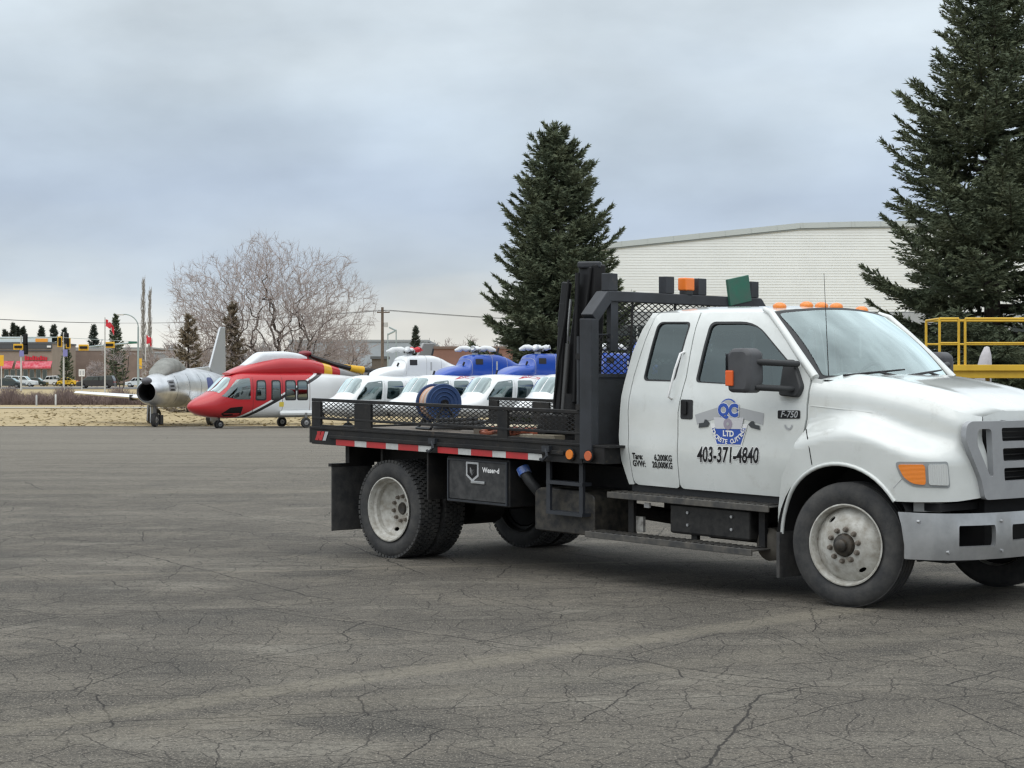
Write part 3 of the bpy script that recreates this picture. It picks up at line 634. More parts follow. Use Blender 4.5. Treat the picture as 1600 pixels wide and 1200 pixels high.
# ------------------------------------------------------------------ street furniture
yel = mat('signal_yellow', (.80, .46, .03), .5, var=.1); sigred = mat('flag_red', (.62, .03, .05), .7); flagw = mat('flag_white', (.75, .75, .75), .8); purp = mat('purple_blue_sign', (.22, .22, .50), .5)
pole_m = mat('pale_pole', (.58, .58, .57), .5, .2, var=.12); teal = mat('teal_grey_pole', (.36, .43, .44), .5, .3, var=.1)
def signal_head(parent, x, z, horiz, y=-.12, back=False, name='signal_head'):
    """yellow framed head with three lamps; seen from behind it is black"""
    w, h = (1.25, .75) if horiz else (.62, 1.35); mb = MB(); mb.b2(x - w / 2, x + w / 2, y - .03, y + .03, z - h / 2, z + h / 2)
    o = mb.build(name, M['ink'] if back else yel, parent, 0, bevel=.03)
    mb = MB()
    if horiz: mb.b2(x - .48, x + .48, y - .2, y - .032, z - .16, z + .16)
    else: mb.b2(x - .16, x + .16, y - .2, y - .032, z - .52, z + .52)
    mb.build('lamp_housing', M['ink'], o, 0, bevel=.03)
    return o
def pole_thing(name, label, cat, u, Y, v_top, m, r=.11, vb=None):
    b = W(u, 598, Y); b.z = G(Y) if vb is None else G(Y); H = W(0, v_top, Y).z - b.z; o = empty(name, b); tag(o, label, cat)
    mb = MB(); mb.tube([(0, 0, -.2), (0, 0, H)], [r * 1.15, r * .8], 10); mb.build('pole', m, o, 60)
    return o, H
Y = 235.0
SX = lambda u, o: W(u, 0, o.location.y).x - o.location.x
SZ = lambda v, o: W(0, v, o.location.y).z - o.location.z
o, H = pole_thing('traffic_light', 'traffic light pole at the far left before the restaurant', 'traffic light', 33, Y, 524, pole_m)
signal_head(o, SX(29, o), SZ(542, o), True); signal_head(o, SX(40, o), SZ(531, o), False, back=True); signal_head(o, SX(40.5, o), SZ(545.5, o), False, back=True)
mb = MB(); mb.b2(SX(31, o), SX(38, o), -.2, -.14, SZ(557, o), SZ(548, o)); mb.build('sign_plate', purp, o, 0)
mb = MB(); mb.tube([(SX(-40, o), 0, SZ(529, o)), (SX(92, o), 0, SZ(527, o))], [.09, .06], 8); mb.build('mast_arm', teal, o, 60)
o, H = pole_thing('traffic_light', 'traffic light pole before the dark spruce, second from the left', 'traffic light', 99.5, Y, 519, pole_m)
signal_head(o, SX(94, o), SZ(534, o), False); signal_head(o, SX(107, o), SZ(536, o), False); signal_head(o, SX(105, o), SZ(529, o), False, y=-.4, back=True)
mb = MB(); mb.b2(SX(99, o), SX(106, o), -.2, -.14, SZ(557, o), SZ(546, o)); mb.build('sign_plate', purp, o, 0)
Y = 228.0
o, H = pole_thing('traffic_light', 'curved street lamp pole carrying a long mast arm with two yellow signals', 'traffic light', 216, Y, 511, teal, .13)
pts = [(0, 0, H)] + [(SX(216 - 22 * (1 - math.cos(a)), o), 0, H + (SZ(491, o) - H) * math.sin(a)) for a in np.linspace(.2, PI / 2 + .25, 9)]
mb = MB(); mb.tube(pts, .07, 8); mb.build('lamp_arm', teal, o, 60); mb = MB(); mb.box(pts[-1], (.8, .3, .16)); mb.build('lamp_head', pole_m, o, 0, bevel=.05)
mb = MB(); mb.tube([(0, 0, SZ(535, o)), (SX(125, o), 0, SZ(543, o))], [.12, .07], 8); mb.build('mast_arm', teal, o, 60)
mb = MB(); mb.tube([(0, 0, SZ(534, o)), (SX(98, o), 0, SZ(527.5, o))], [.03, .03], 6); mb.build('arm_stay', teal, o, 60)
signal_head(o, SX(131, o), SZ(543, o), True); signal_head(o, SX(171.5, o), SZ(539, o), True)
mb = MB(); mb.b2(SX(201, o), SX(214, o), -.16, -.12, SZ(537, o), SZ(533.5, o)); mb.build('street_sign', mat('dark_green_sign', (.03, .14, .10), .5), o, 0)
mb = MB(); mb.b2(SX(218, o), SX(222, o), -.16, -.1, SZ(576, o), SZ(560, o)); mb.build('signal_box', yel, o, 0)
def flag(name, label, u, Y, vt, vb_flag, du, limp, red_first):
    o, H = pole_thing(name, label, 'flagpole', u, Y, vt, pole_m, .08)
    z1, z0 = SZ(vb_flag[0], o), SZ(vb_flag[1], o); n = 9; wd = du / FPX * Y
    for i, (a, b_) in enumerate(((0, .3), (.3, .7), (.7, 1))):
        mb = MB(); vs = []
        for k in range(5):
            q = a + (b_ - a) * k / 4
            for w in range(4): vs.append((.08 + wd * q, .10 * math.sin(q * 7 + w), z1 + (z0 - z1) * w / 3 - limp * q * q - .03 * w * q))
        mb.add(vs, [(k * 4 + w, k * 4 + w + 1, k * 4 + w + 5, k * 4 + w + 4) for k in range(4) for w in range(3)])
        mb.build('flag_panel', flagw if i == 1 else sigred, o, 60, fix=False)
    if limp < 2:
        mb = MB(); lathe_ell(mb, (.08 + wd * .5, -.16, (z0 + z1) / 2 - limp * .3), .24, .03, .36, 9, 6); mb.build('leaf_emblem', sigred, o, 60)
    return o
flag('flagpole', 'white flagpole flying a red and white flag left of the jet', 164, 205, 496, (499, 510), 13, .9, True)
flag('flagpole', 'flagpole with drooping red flag just behind the jet canopy', 227.5, 200, 522, (524, 537), 8, .3, True)
flag('flagpole', 'white flagpole right of the jet canopy with limp flag', 288, 150, 524, (526, 536), 6, .2, True)
b = W(128, 598, 200); b.z = G(200); o = empty('road_sign', b); tag(o, 'white road sign on a post beside the dark van', 'sign')
mb = MB(); mb.b2(-.05, .05, -.04, .04, -.2, SZ(577, o)); mb.build('post', pole_m, o, 0)
for i in (0, 1): mb = MB(); mb.b2(-.32 + .33 * i, -.01 + .33 * i, -.09, -.05, SZ(588, o), SZ(577, o)); q = mb.build('sign_plate', M['letterw'], o, 0); mb = MB(); mb.b2(-.24 + .33 * i, -.09 + .33 * i, -.1, -.092, SZ(586, o), SZ(579, o)); mb.build('marking', M['lgrey'], q, 0)
b = W(2, 598, 235); b.z = G(235); o = empty('yellow_sign', b); tag(o, 'tall yellow sign cut by the left photo edge', 'sign'); mb = MB(); mb.b2(-.06, .06, 0, .1, -.2, SZ(570, o)); mb.build('post', pole_m, o, 0)
mb = MB(); mb.b2(-1.2, .32, -.06, -.01, SZ(572, o), SZ(555, o)); mb.build('sign_plate', yel, o, 0, bevel=.02)
# utility pole and wires
o, H = pole_thing('utility_pole', 'brown wooden utility pole with crossarm behind the white helicopter', 'utility pole', 597.5, 165, 480, mat('pole_wood', (.16, .125, .10), .9, var=.3), .15)
mb = MB(); mb.b2(SX(589, o), SX(609, o), -.12, -.02, SZ(489, o), SZ(487, o)); mb.build('crossarm', MATS['pole_wood'], o, 0)
for u in (590, 594, 603, 608): mb = MB(); mb.cyl((SX(u, o), -.07, SZ(487, o)), (SX(u, o), -.07, SZ(484.5, o)), .05, .03, 8); mb.build('insulator', pole_m, o, 60)
mb = MB(); mb.cyl((.3, 0, SZ(511, o)), (.3, 0, SZ(504, o)), .2, n=10); mb.build('transformer', pole_m, o, 60)
for u0, dz in ((590, 0), (603, 0), (608, .1)):
    mb = MB(); mb.tube([(SX(u0, o) + 40 * q, -.07, SZ(484.5, o) - .9 * math.sin(q * PI) * 1.0 - .3 * q) for q in np.linspace(0, 1, 18)], .013, 5); mb.build('wire', M['ink'], o, 60)
    mb = MB(); mb.tube([(SX(u0, o) - 40 * q, -.07, SZ(484.5, o) - .9 * math.sin(q * PI) - .5 * q) for q in np.linspace(0, 1, 18)], .013, 5); mb.build('wire', M['ink'], o, 60)
for u, v, s, lab in ((619, 513, -1, 'taller grey floodlight pole right of the utility pole'), (606, 519, 1, 'shorter grey floodlight pole right of the utility pole')):
    o, H = pole_thing('floodlight_pole', lab, 'street lamp', u, 185, v + 2, teal, .07); mb = MB(); mb.box((s * .35, 0, H + .06), (.8, .35, .16), Matrix.Rotation(.45 * s * -1, 3, 'Y')); mb.build('lamp_head', teal, o, 0, bevel=.04)
# short posts in the hedge
for i, (u, v, lab) in enumerate(((87, 616, 'short white marker post in the leafless hedge'), (57, 617, 'short grey marker post in the leafless hedge'))):
    b = W(u, 598, 139); b.z = G(139); mb = MB(); H = W(0, v, 139).z - b.z; mb.tube([(0, 0, -.1), (0, 0, H - .05), (0, 0, H)], [.07, .07, .03], 8); q = mb.build('marker_post', pole_m if i == 0 else M['lgrey'], None, 60); q.location = b; tag(q, lab, 'post')

# ------------------------------------------------------------------ cars on the street
def car(label, u0, u1, Y, vb, colr, style, face=-1, rough=.3):
    """side-on car; style picks the roofline"""
    a, b = W(u0, vb, Y), W(u1, vb, Y); Ln = b.x - a.x; r = empty('parked_car', ((a.x + b.x) / 2, Y, G(Y) + .035)); tag(r, label, {'van': 'van', 'pickup': 'pickup'}.get(style, 'car'), 'cars on the far street')
    r.scale = (-face, 1, 1)
    Hs = {'sedan': 1.42, 'van': 1.75, 'pickup': 1.85, 'suv': 1.7}[style]; hw = .9
    prof = {'sedan': [(-.5, .45), (-.49, .72), (-.30, .86), (-.17, 1.38), (.12, 1.42), (.30, .95), (.49, .88), (.5, .42)],
            'van': [(-.5, .45), (-.49, .85), (-.34, 1.02), (-.20, 1.66), (.44, 1.75), (.49, 1.1), (.5, .45)],
            'suv': [(-.5, .5), (-.49, .9), (-.27, 1.02), (-.17, 1.62), (.42, 1.7), (.49, 1.05), (.5, .5)],
            'pickup': [(-.5, .55), (-.49, .98), (-.24, 1.08), (-.13, 1.82), (.16, 1.85), (.2, 1.12), (.49, 1.1), (.5, .55)]}[style]
    prof = [(p * Ln, z) for p, z in prof]; fn = lambda u, v, w: (u, w, v)
    pl = rpoly(prof + [(.5 * Ln, .28), (-.5 * Ln, .28)], .12, 4)
    m = mat('car_' + '_'.join('%d' % (q * 100) for q in colr), colr, rough, coat=.6); mb = MB(); mb.prism(pl, fn, -hw, hw); body = mb.build('body', m, r, 40, bevel=.08)
    i0 = 2; A, B, C, D = prof[i0], prof[i0 + 1], prof[i0 + 2], prof[i0 + 3]
    win = [(A[0] * .94 + B[0] * .06, A[1] + .06), (B[0] + .05, B[1] - .07), (C[0] - .03, C[1] - .08), (D[0] * .93 + C[0] * .07, max(D[1], A[1]) + .04)]
    k = 3 if style != 'pickup' else 2
    for j in range(k):
        f0, f1 = j / k + .02, (j + 1) / k - .02; lo = lambda f: Vector(win[0]).lerp(Vector(win[3]), f); hi = lambda f: Vector(win[1]).lerp(Vector(win[2]), f)
        q = [tuple(lo(f0)), tuple(lo(f1)), tuple(hi(f1)), tuple(hi(f0))]
        for s in (-1, 1): mb = MB(); mb.prism(rpoly(q, .05, 3), fn, s * (hw + .012), s * (hw + .002)); mb.build('side_window', glass('car_glass', (.05, .06, .065), 1.0), r, 0)
    mb = MB(); mb.bar((A[0] - .01, 0, A[1] + .05), (B[0] - .02, 0, B[1] - .04), 1.5, .03); mb.build('windscreen', glass('car_glass'), r, 0)
    for x in (-.31 * Ln, .30 * Ln):
        for s in (-1, 1):
            w = empty('wheel', (x, s * .80, .33), 0, r); mb = MB(); mb.lathe([(.2, -.1), (.31, -.1), (.33, -.06), (.33, .06), (.31, .1), (.2, .1)], n=20, closed=True); mb.build('tyre', M['rubber'], w, 40)
            mb = MB(); mb.lathe([(0, .09 * s), (.12, .1 * s), (.2, .07 * s), (.21, -.05 * s)], n=16); mb.build('rim', M['chrome'], w, 40)
    for s in (-.6, .6): mb = MB(); mb.box((-.49 * Ln, s, .7), (.10, .35, .16)); mb.build('headlight', M['clear'], r, 0, bevel=.03); mb = MB(); mb.box((.492 * Ln, s, .85), (.08, .3, .2)); mb.build('tail_light', M['red'], r, 0, bevel=.03)
    return r
car('dark teal car cut by the left photo edge on the near lane', -14, 38, 262, 604, (.025, .04, .045), 'sedan', 1)
car('white van with roof windows behind the left traffic light pole', 7, 58, 288, 600, (.70, .73, .72), 'suv', 1)
car('dark green pickup in front of the restaurant door', 34, 74, 300, 599, (.02, .035, .03), 'sedan', 1)
car('white car between the green car and the yellow car', 66, 92, 305, 598, (.72, .73, .73), 'suv', -1)
car('bright yellow car before the dark spruce', 89, 121, 305, 599, (.80, .50, .02), 'sedan', -1)
car('black minivan on the street behind the jet wing', 121, 180, 258, 606, (.016, .016, .02), 'van', -1)
car('white hatchback on the street left of the jet nose', 197, 236, 275, 600, (.70, .74, .74), 'sedan', -1)

# ------------------------------------------------------------------ aircraft
class Shell:
    """fuselage lofted through stations (x, zbottom, ztop, halfwidth, exponent); x runs from nose to tail"""
    def __init__(s, st):
        st = sorted(st); xs = [q[0] for q in st]; s.x0, s.x1 = xs[0], xs[-1]
        s.zb, s.zt, s.hw, s.p = (curve1(xs, [q[i] for q in st]) for i in (1, 2, 3, 4))
    def ring(s, x, n):
        zb, zt, hw, p = s.zb(x), s.zt(x), s.hw(x), s.p(x); zm, hh = (zb + zt) / 2, (zt - zb) / 2; o = []
        for k in range(n):
            a = 2 * PI * k / n; c, si = math.cos(a), math.sin(a)
            o.append((x, hw * math.copysign(abs(c) ** (2 / p), c), zm + hh * math.copysign(abs(si) ** (2 / p), si)))
        return o
    def mesh(s, nx=60, n=36, mb=None, caps=True):
        mb = mb or MB(); xs = [s.x0 + (s.x1 - s.x0) * (i / nx) for i in range(nx + 1)]; vs = [p for x in xs for p in s.ring(x, n)]
        fs = [(i * n + k, i * n + (k + 1) % n, (i + 1) * n + (k + 1) % n, (i + 1) * n + k) for i in range(nx) for k in range(n)]
        if caps: fs += [tuple(range(n)), tuple(range(nx * n, nx * n + n))]
        return mb.add(vs, fs)
    def y(s, x, z):
        zb, zt, hw, p = s.zb(x), s.zt(x), s.hw(x), s.p(x); q = abs((z - (zb + zt) / 2) / ((zt - zb) / 2))
        return hw * max(0.0, 1 - q ** p) ** (1 / p) if q < 1 else 0.0
    def side(s, sgn, off=0.0): return (lambda x, z: (x, sgn * (s.y(x, z)), z)) if sgn < 0 else (lambda x, z: (x, s.y(x, z), z))
    def z_top(s, x, y):
        zb, zt, hw, p = s.zb(x), s.zt(x), s.hw(x), s.p(x); q = abs(y / hw); return (zb + zt) / 2 + (zt - zb) / 2 * max(0.0, 1 - q ** p) ** (1 / p) if q < 1 else (zb + zt) / 2
def patch(sh, poly, sgn, off, m, name, parent, step=.12, thick=.015, smooth=60, r=.06, mirror_order=True):
    """a window or stripe laid on one side of a shell, standing off by `off`"""
    fn = lambda x, z: (x, sgn * (sh.y(x, z) + off), z)
    return panel(rpoly(poly, r, 4), [], fn, step, thick * (1 if sgn < 0 else -1) * 1.0).build(name, m, parent, smooth)
def wscreen(sh, poly, s, parent, off=.012):
    """windscreen half, laid over the top of the nose"""
    fn = lambda x, y: (x - off * .7, s * y, sh.z_top(x, y) + off)
    return panel(rpoly(poly, .05, 4), [], fn, .1, .008 * s).build('windscreen', hglass, parent, 60)
def paint(name, base, bands, rough=.28):
    """paint scheme by position on the object: bands = [(nx, nz, c, colour)] applied where nx*x + nz*z > c"""
    if name in MATS: return MATS[name]
    m = bpy.data.materials.new(name); m.use_nodes = True; t = m.node_tree; b = t.nodes['Principled BSDF']; b.inputs['Roughness'].default_value = rough; b.inputs['Coat Weight'].default_value = .4
    tcn = t.nodes.new('ShaderNodeTexCoord'); sp = t.nodes.new('ShaderNodeSeparateXYZ'); t.links.new(tcn.outputs['Object'], sp.inputs[0])
    rgb = t.nodes.new('ShaderNodeRGB'); rgb.outputs[0].default_value = (*base, 1); cur = rgb.outputs[0]
    for nx, nz, c, cc in bands:
        a = t.nodes.new('ShaderNodeMath'); a.operation = 'MULTIPLY'; a.inputs[1].default_value = nx; t.links.new(sp.outputs[0], a.inputs[0])
        d = t.nodes.new('ShaderNodeMath'); d.operation = 'MULTIPLY_ADD'; d.inputs[1].default_value = nz; t.links.new(sp.outputs[2], d.inputs[0]); t.links.new(a.outputs[0], d.inputs[2])
        g = t.nodes.new('ShaderNodeMath'); g.operation = 'GREATER_THAN'; g.inputs[1].default_value = c; t.links.new(d.outputs[0], g.inputs[0])
        x = t.nodes.new('ShaderNodeMix'); x.data_type = 'RGBA'; t.links.new(g.outputs[0], x.inputs[0]); t.links.new(cur, x.inputs[6]); x.inputs[7].default_value = (*cc, 1); cur = x.outputs[2]
    t.links.new(cur, b.inputs['Base Color']); MATS[name] = m
    return m
hwhite = (.76, .78, .79); hred = (.48, .022, .03); hblue = (.018, .075, .40)
hglass = glass('helicopter_glass', (.16, .21, .22), 2.4); hframe = mat('window_seal', (.02, .02, .022), .6)
def gear(parent, x, y, zr, r, w, m=None, n=1):
    for i in range(n):
        yy = y + (i - (n - 1) / 2) * (w + .08); wh = empty('wheel', (x, yy, r), 0, parent); mb = MB(); mb.lathe([(r * .5, -w / 2), (r * .92, -w / 2), (r, -w / 4), (r, w / 4), (r * .92, w / 2), (r * .5, w / 2)], n=24, closed=True); mb.build('tyre', M['rubber'], wh, 40)
        mb = MB(); mb.lathe([(.02, -w * .5), (r * .45, -w * .45), (r * .52, 0), (r * .45, w * .45), (.02, w * .5)], n=16); mb.build('rim', M['chrome'], wh, 40)
    mb = MB(); mb.tube([(x, y, r), (x, y, zr)], [.05, .08], 10); mb.box((x, y, r), (.07, .3 * n, .07)); mb.build('gear_strut', mat('gear_grey', (.2, .2, .2), .5), parent, 40)

def heli_white(label, u, Y, colr, cowl, rotor_cover, a=35.0, dz=0.0):
    """twin engined transport helicopter with a low pointed nose and tall engine cowling; x = 0 at the rotor mast, nose at negative x"""
    p = W(u, 598, Y); r = empty('transport_helicopter', (p.x, Y, G(Y) + dz), math.radians(a)); tag(r, label, 'helicopter', 'parked transport helicopters')
    sh = Shell([(-4.75, 1.00, 1.10, .06, 2), (-4.5, .86, 1.28, .40, 2.2), (-4.05, .74, 1.46, .74, 2.4), (-3.65, .68, 1.60, .90, 2.6), (-3.42, .66, 1.74, .96, 3.0), (-3.12, .65, 2.12, 1.0, 3.4), (-2.85, .65, 2.38, 1.03, 3.6), (-2.45, .65, 2.49, 1.06, 3.8), (-1.2, .65, 2.50, 1.07, 3.4), (.8, .65, 2.5, 1.07, 3.4), (2.1, .75, 2.48, 1.03, 3.2), (3.1, 1.05, 2.44, .80, 2.8), (4.1, 1.45, 2.40, .50, 2.4), (6, 1.65, 2.3, .33, 2.2), (9.0, 1.85, 2.22, .2, 2)])
    red_roof = [(1.0, .75, 3.35, hred)] if colr == 'b' else []
    body = sh.mesh(70, 40).build('fuselage', paint('heli_body_' + colr, hwhite, [(1.0, .55, 3.3, hred), (1.0, .55, 3.7, hwhite)] if colr == 'b' else [(1.0, .4, 4.8, hred)]), r, 60)
    co = Shell([(-2.15, 2.36, 2.44, .30, 2.4), (-1.9, 2.35, 2.62, .50, 2.6), (-1.45, 2.3, 2.82, .64, 2.8), (-1.0, 2.3, 2.90, .70, 2.8), (-.72, 2.3, 2.92, .71, 2.8), (-.60, 2.3, 3.10, .66, 2.8), (-.45, 2.3, 3.34, .60, 4), (-.15, 2.3, 3.40, .58, 4.5), (.9, 2.3, 3.40, .58, 4.5), (1.4, 2.3, 3.30, .57, 4), (2.0, 2.3, 3.08, .52, 2.6), (2.9, 2.3, 2.78, .42, 2.4), (4.0, 2.25, 2.5, .25, 2)])
    cmat = paint('cowl_' + colr, cowl, [])
    co.mesh(70, 36).build('engine_cowling', cmat, r, 60)
    for s in (-1, 1):                      # engine exhaust humps either side
        e = Shell([(1.3, 2.38, 2.5, .1, 2), (1.6, 2.36, 2.86, .26, 2.2), (2.3, 2.36, 2.92, .30, 2.2), (3.0, 2.36, 2.7, .22, 2), (3.3, 2.4, 2.5, .1, 2)]); mb = e.mesh(20, 18); mb.v = [(x, y + s * .55, z) for x, y, z in mb.v]; mb.build('exhaust_fairing', cmat, r, 60)
    # glazing: windscreen halves wrap the nose, then door windows
    for s in (1, -1):
        wscreen(sh, [(-3.43, .05), (-2.90, .05), (-2.88, .70), (-3.08, .86), (-3.38, .80)], s, r)
        patch(sh, [(-3.28, 1.54), (-2.90, 2.04), (-2.74, 2.18), (-2.02, 2.26), (-2.12, 1.42), (-3.34, 1.42)], s, .006, hglass, 'cockpit_window', r)
        patch(sh, [(-1.86, 1.45), (-1.76, 2.24), (-.98, 2.24), (-.94, 1.45)], s, .006, hglass, 'door_window', r, r=.1)
        patch(sh, [(-.62, 1.55), (-.62, 2.2), (-.30, 2.2), (-.30, 1.72)], s, .006, hglass, 'slim_window', r, r=.05)
        patch(sh, [(.45, 1.45), (.75, 2.2), (1.55, 2.2), (1.62, 1.45)], s, .006, hglass, 'cabin_window', r, r=.1)
        for d in ((-1.94, 2.38), (-.80, 2.38), (.2, 2.38)): patch(sh, [(d[0] - .008, .95), (d[0] - .008, 2.36), (d[0] + .008, 2.36), (d[0] + .008, .95)], s, .003, M['lgrey'], 'door_seam', r, r=0)
        if colr == 'b': patch(sh, [(-1.68, 2.30), (-1.1, 2.47), (-.2, 2.30), (-.2, 2.23), (-.75, 2.30), (-1.1, 2.36)], s, .004, mat('heli_red', hred, .3), 'red_flash', r, r=.02)
    # rotor head with four wrapped blade stubs
    mb = MB(); mb.tube([(0, 0, 3.35), (0, 0, 3.72)], [.14, .10], 12); mb.build('rotor_mast', M['chrome'], r, 40)
    mb = MB(); lathe_ell(mb, (0, 0, 3.64), .24, .24, .11, 18, 10); mb.build('rotor_hub', mat('wrap_white', (.72, .74, .75), .6, var=.12, vscale=5), r, 60)
    mb = MB(); mb.lathe([(.02, 3.50), (.26, 3.50), (.28, 3.53), (.26, 3.56), (.02, 3.56)], ax=(0, 0, 1), n=20); mb.build('swashplate', hframe, r, 40)
    for i in range(4): t = i * PI / 2 + .35; mb = MB(); mb.tube([(.26 * math.cos(t), .26 * math.sin(t), 3.5), (.3 * math.cos(t), .3 * math.sin(t), 3.66)], .025, 6); mb.build('pitch_link', M['chrome'], r, 40)
    for s_, x_, z_, l_ in ((0, -2.2, 2.45, .22), (0, 1.2, 3.42, .3), (0, -4.5, .9, -.25), (.4, -.9, 2.9, .16)): mb = MB(); mb.bar((x_, -s_, z_), (x_ + .08, -s_, z_ + l_), .02, .09, (1, 0, 0)); mb.build('antenna', hframe, r, 0)
    for xs_ in (-.55, .55, 1.35): mb = MB(); n_ = 14; rg_ = [q for q in co.ring(xs_, 40) if q[2] > 2.5]; mb.tube([(x, y * 1.003, z + .003) for x, y, z in rg_], .008, 4, caps=False); mb.build('cowling_seam', M['lgrey'], r, 60)
    patch(co, [(-.35, 2.95), (-.35, 3.2), (.05, 3.2), (.05, 2.95)], -1, .006, hframe, 'intake_grille', r, r=.04); patch(co, [(.75, 2.72), (.75, 3.1), (.83, 3.1), (.83, 2.72)], -1, .006, M['lgrey'], 'cowling_hatch', r, r=.02)
    for i in range(4):
        t = PI / 4 + i * PI / 2; c, s = math.cos(t), math.sin(t); mb = MB()
        k_ = .8 + .35 * math.sin(i * 2.1 + u); mb.tube([(c * .15, s * .15, 3.64), (c * .4, s * .4, 3.66), (c * .55, s * .55, 3.69), (c * .7 * k_, s * .7 * k_, 3.64), (c * .95 * k_, s * .95 * k_, 3.58)], [.07, .14, .10, .13, .05], 9)
        mb.build('blade_stub', mat('wrap_red', (.55, .03, .04), .6) if (rotor_cover and i in (0, 3)) else MATS['wrap_white'], r, 60)
    # tail fin, tail rotor and gear
    mb = MB(); mb.prism([(8.0, 2.1), (9.2, 4.1), (9.9, 4.1), (9.3, 1.9)], lambda u_, v_, w: (u_, w, v_), -.09, .09); mb.build('tail_fin', cmat, r, 0, bevel=.05)
    mb = MB(); mb.b2(7.6, 8.3, -1.5, 1.5, 2.0, 2.07); mb.build('tailplane', body.data.materials[0], r, 0, bevel=.02)
    for k in range(4): mb = MB(); t = k * PI / 2 + .5; mb.bar((9.5, .25, 3.7), (9.5 + math.cos(t) * 1.2, .25, 3.7 + math.sin(t) * 1.2), .03, .16); mb.build('tail_rotor_blade', hframe, r, 0)
    gear(r, -3.2, 0, .8, .2, .12, n=2)
    for s in (-1, 1): gear(r, 1.6, s * 1.1, .85, .27, .18)
    return r
heli_white('white helicopter with white cowling and red rotor wrap, leftmost behind the truck bed', 640, 84, 'w', hwhite, True)
heli_white('white helicopter with blue cowling behind the hose reel', 742, 82.3, 'b', hblue, False)
heli_white('white helicopter with blue cowling behind the middle of the truck bed', 840, 80.6, 'b', hblue, False)
heli_white('white helicopter with blue cowling behind the crane and mesh headboard', 945, 78.9, 'b', hblue, False)

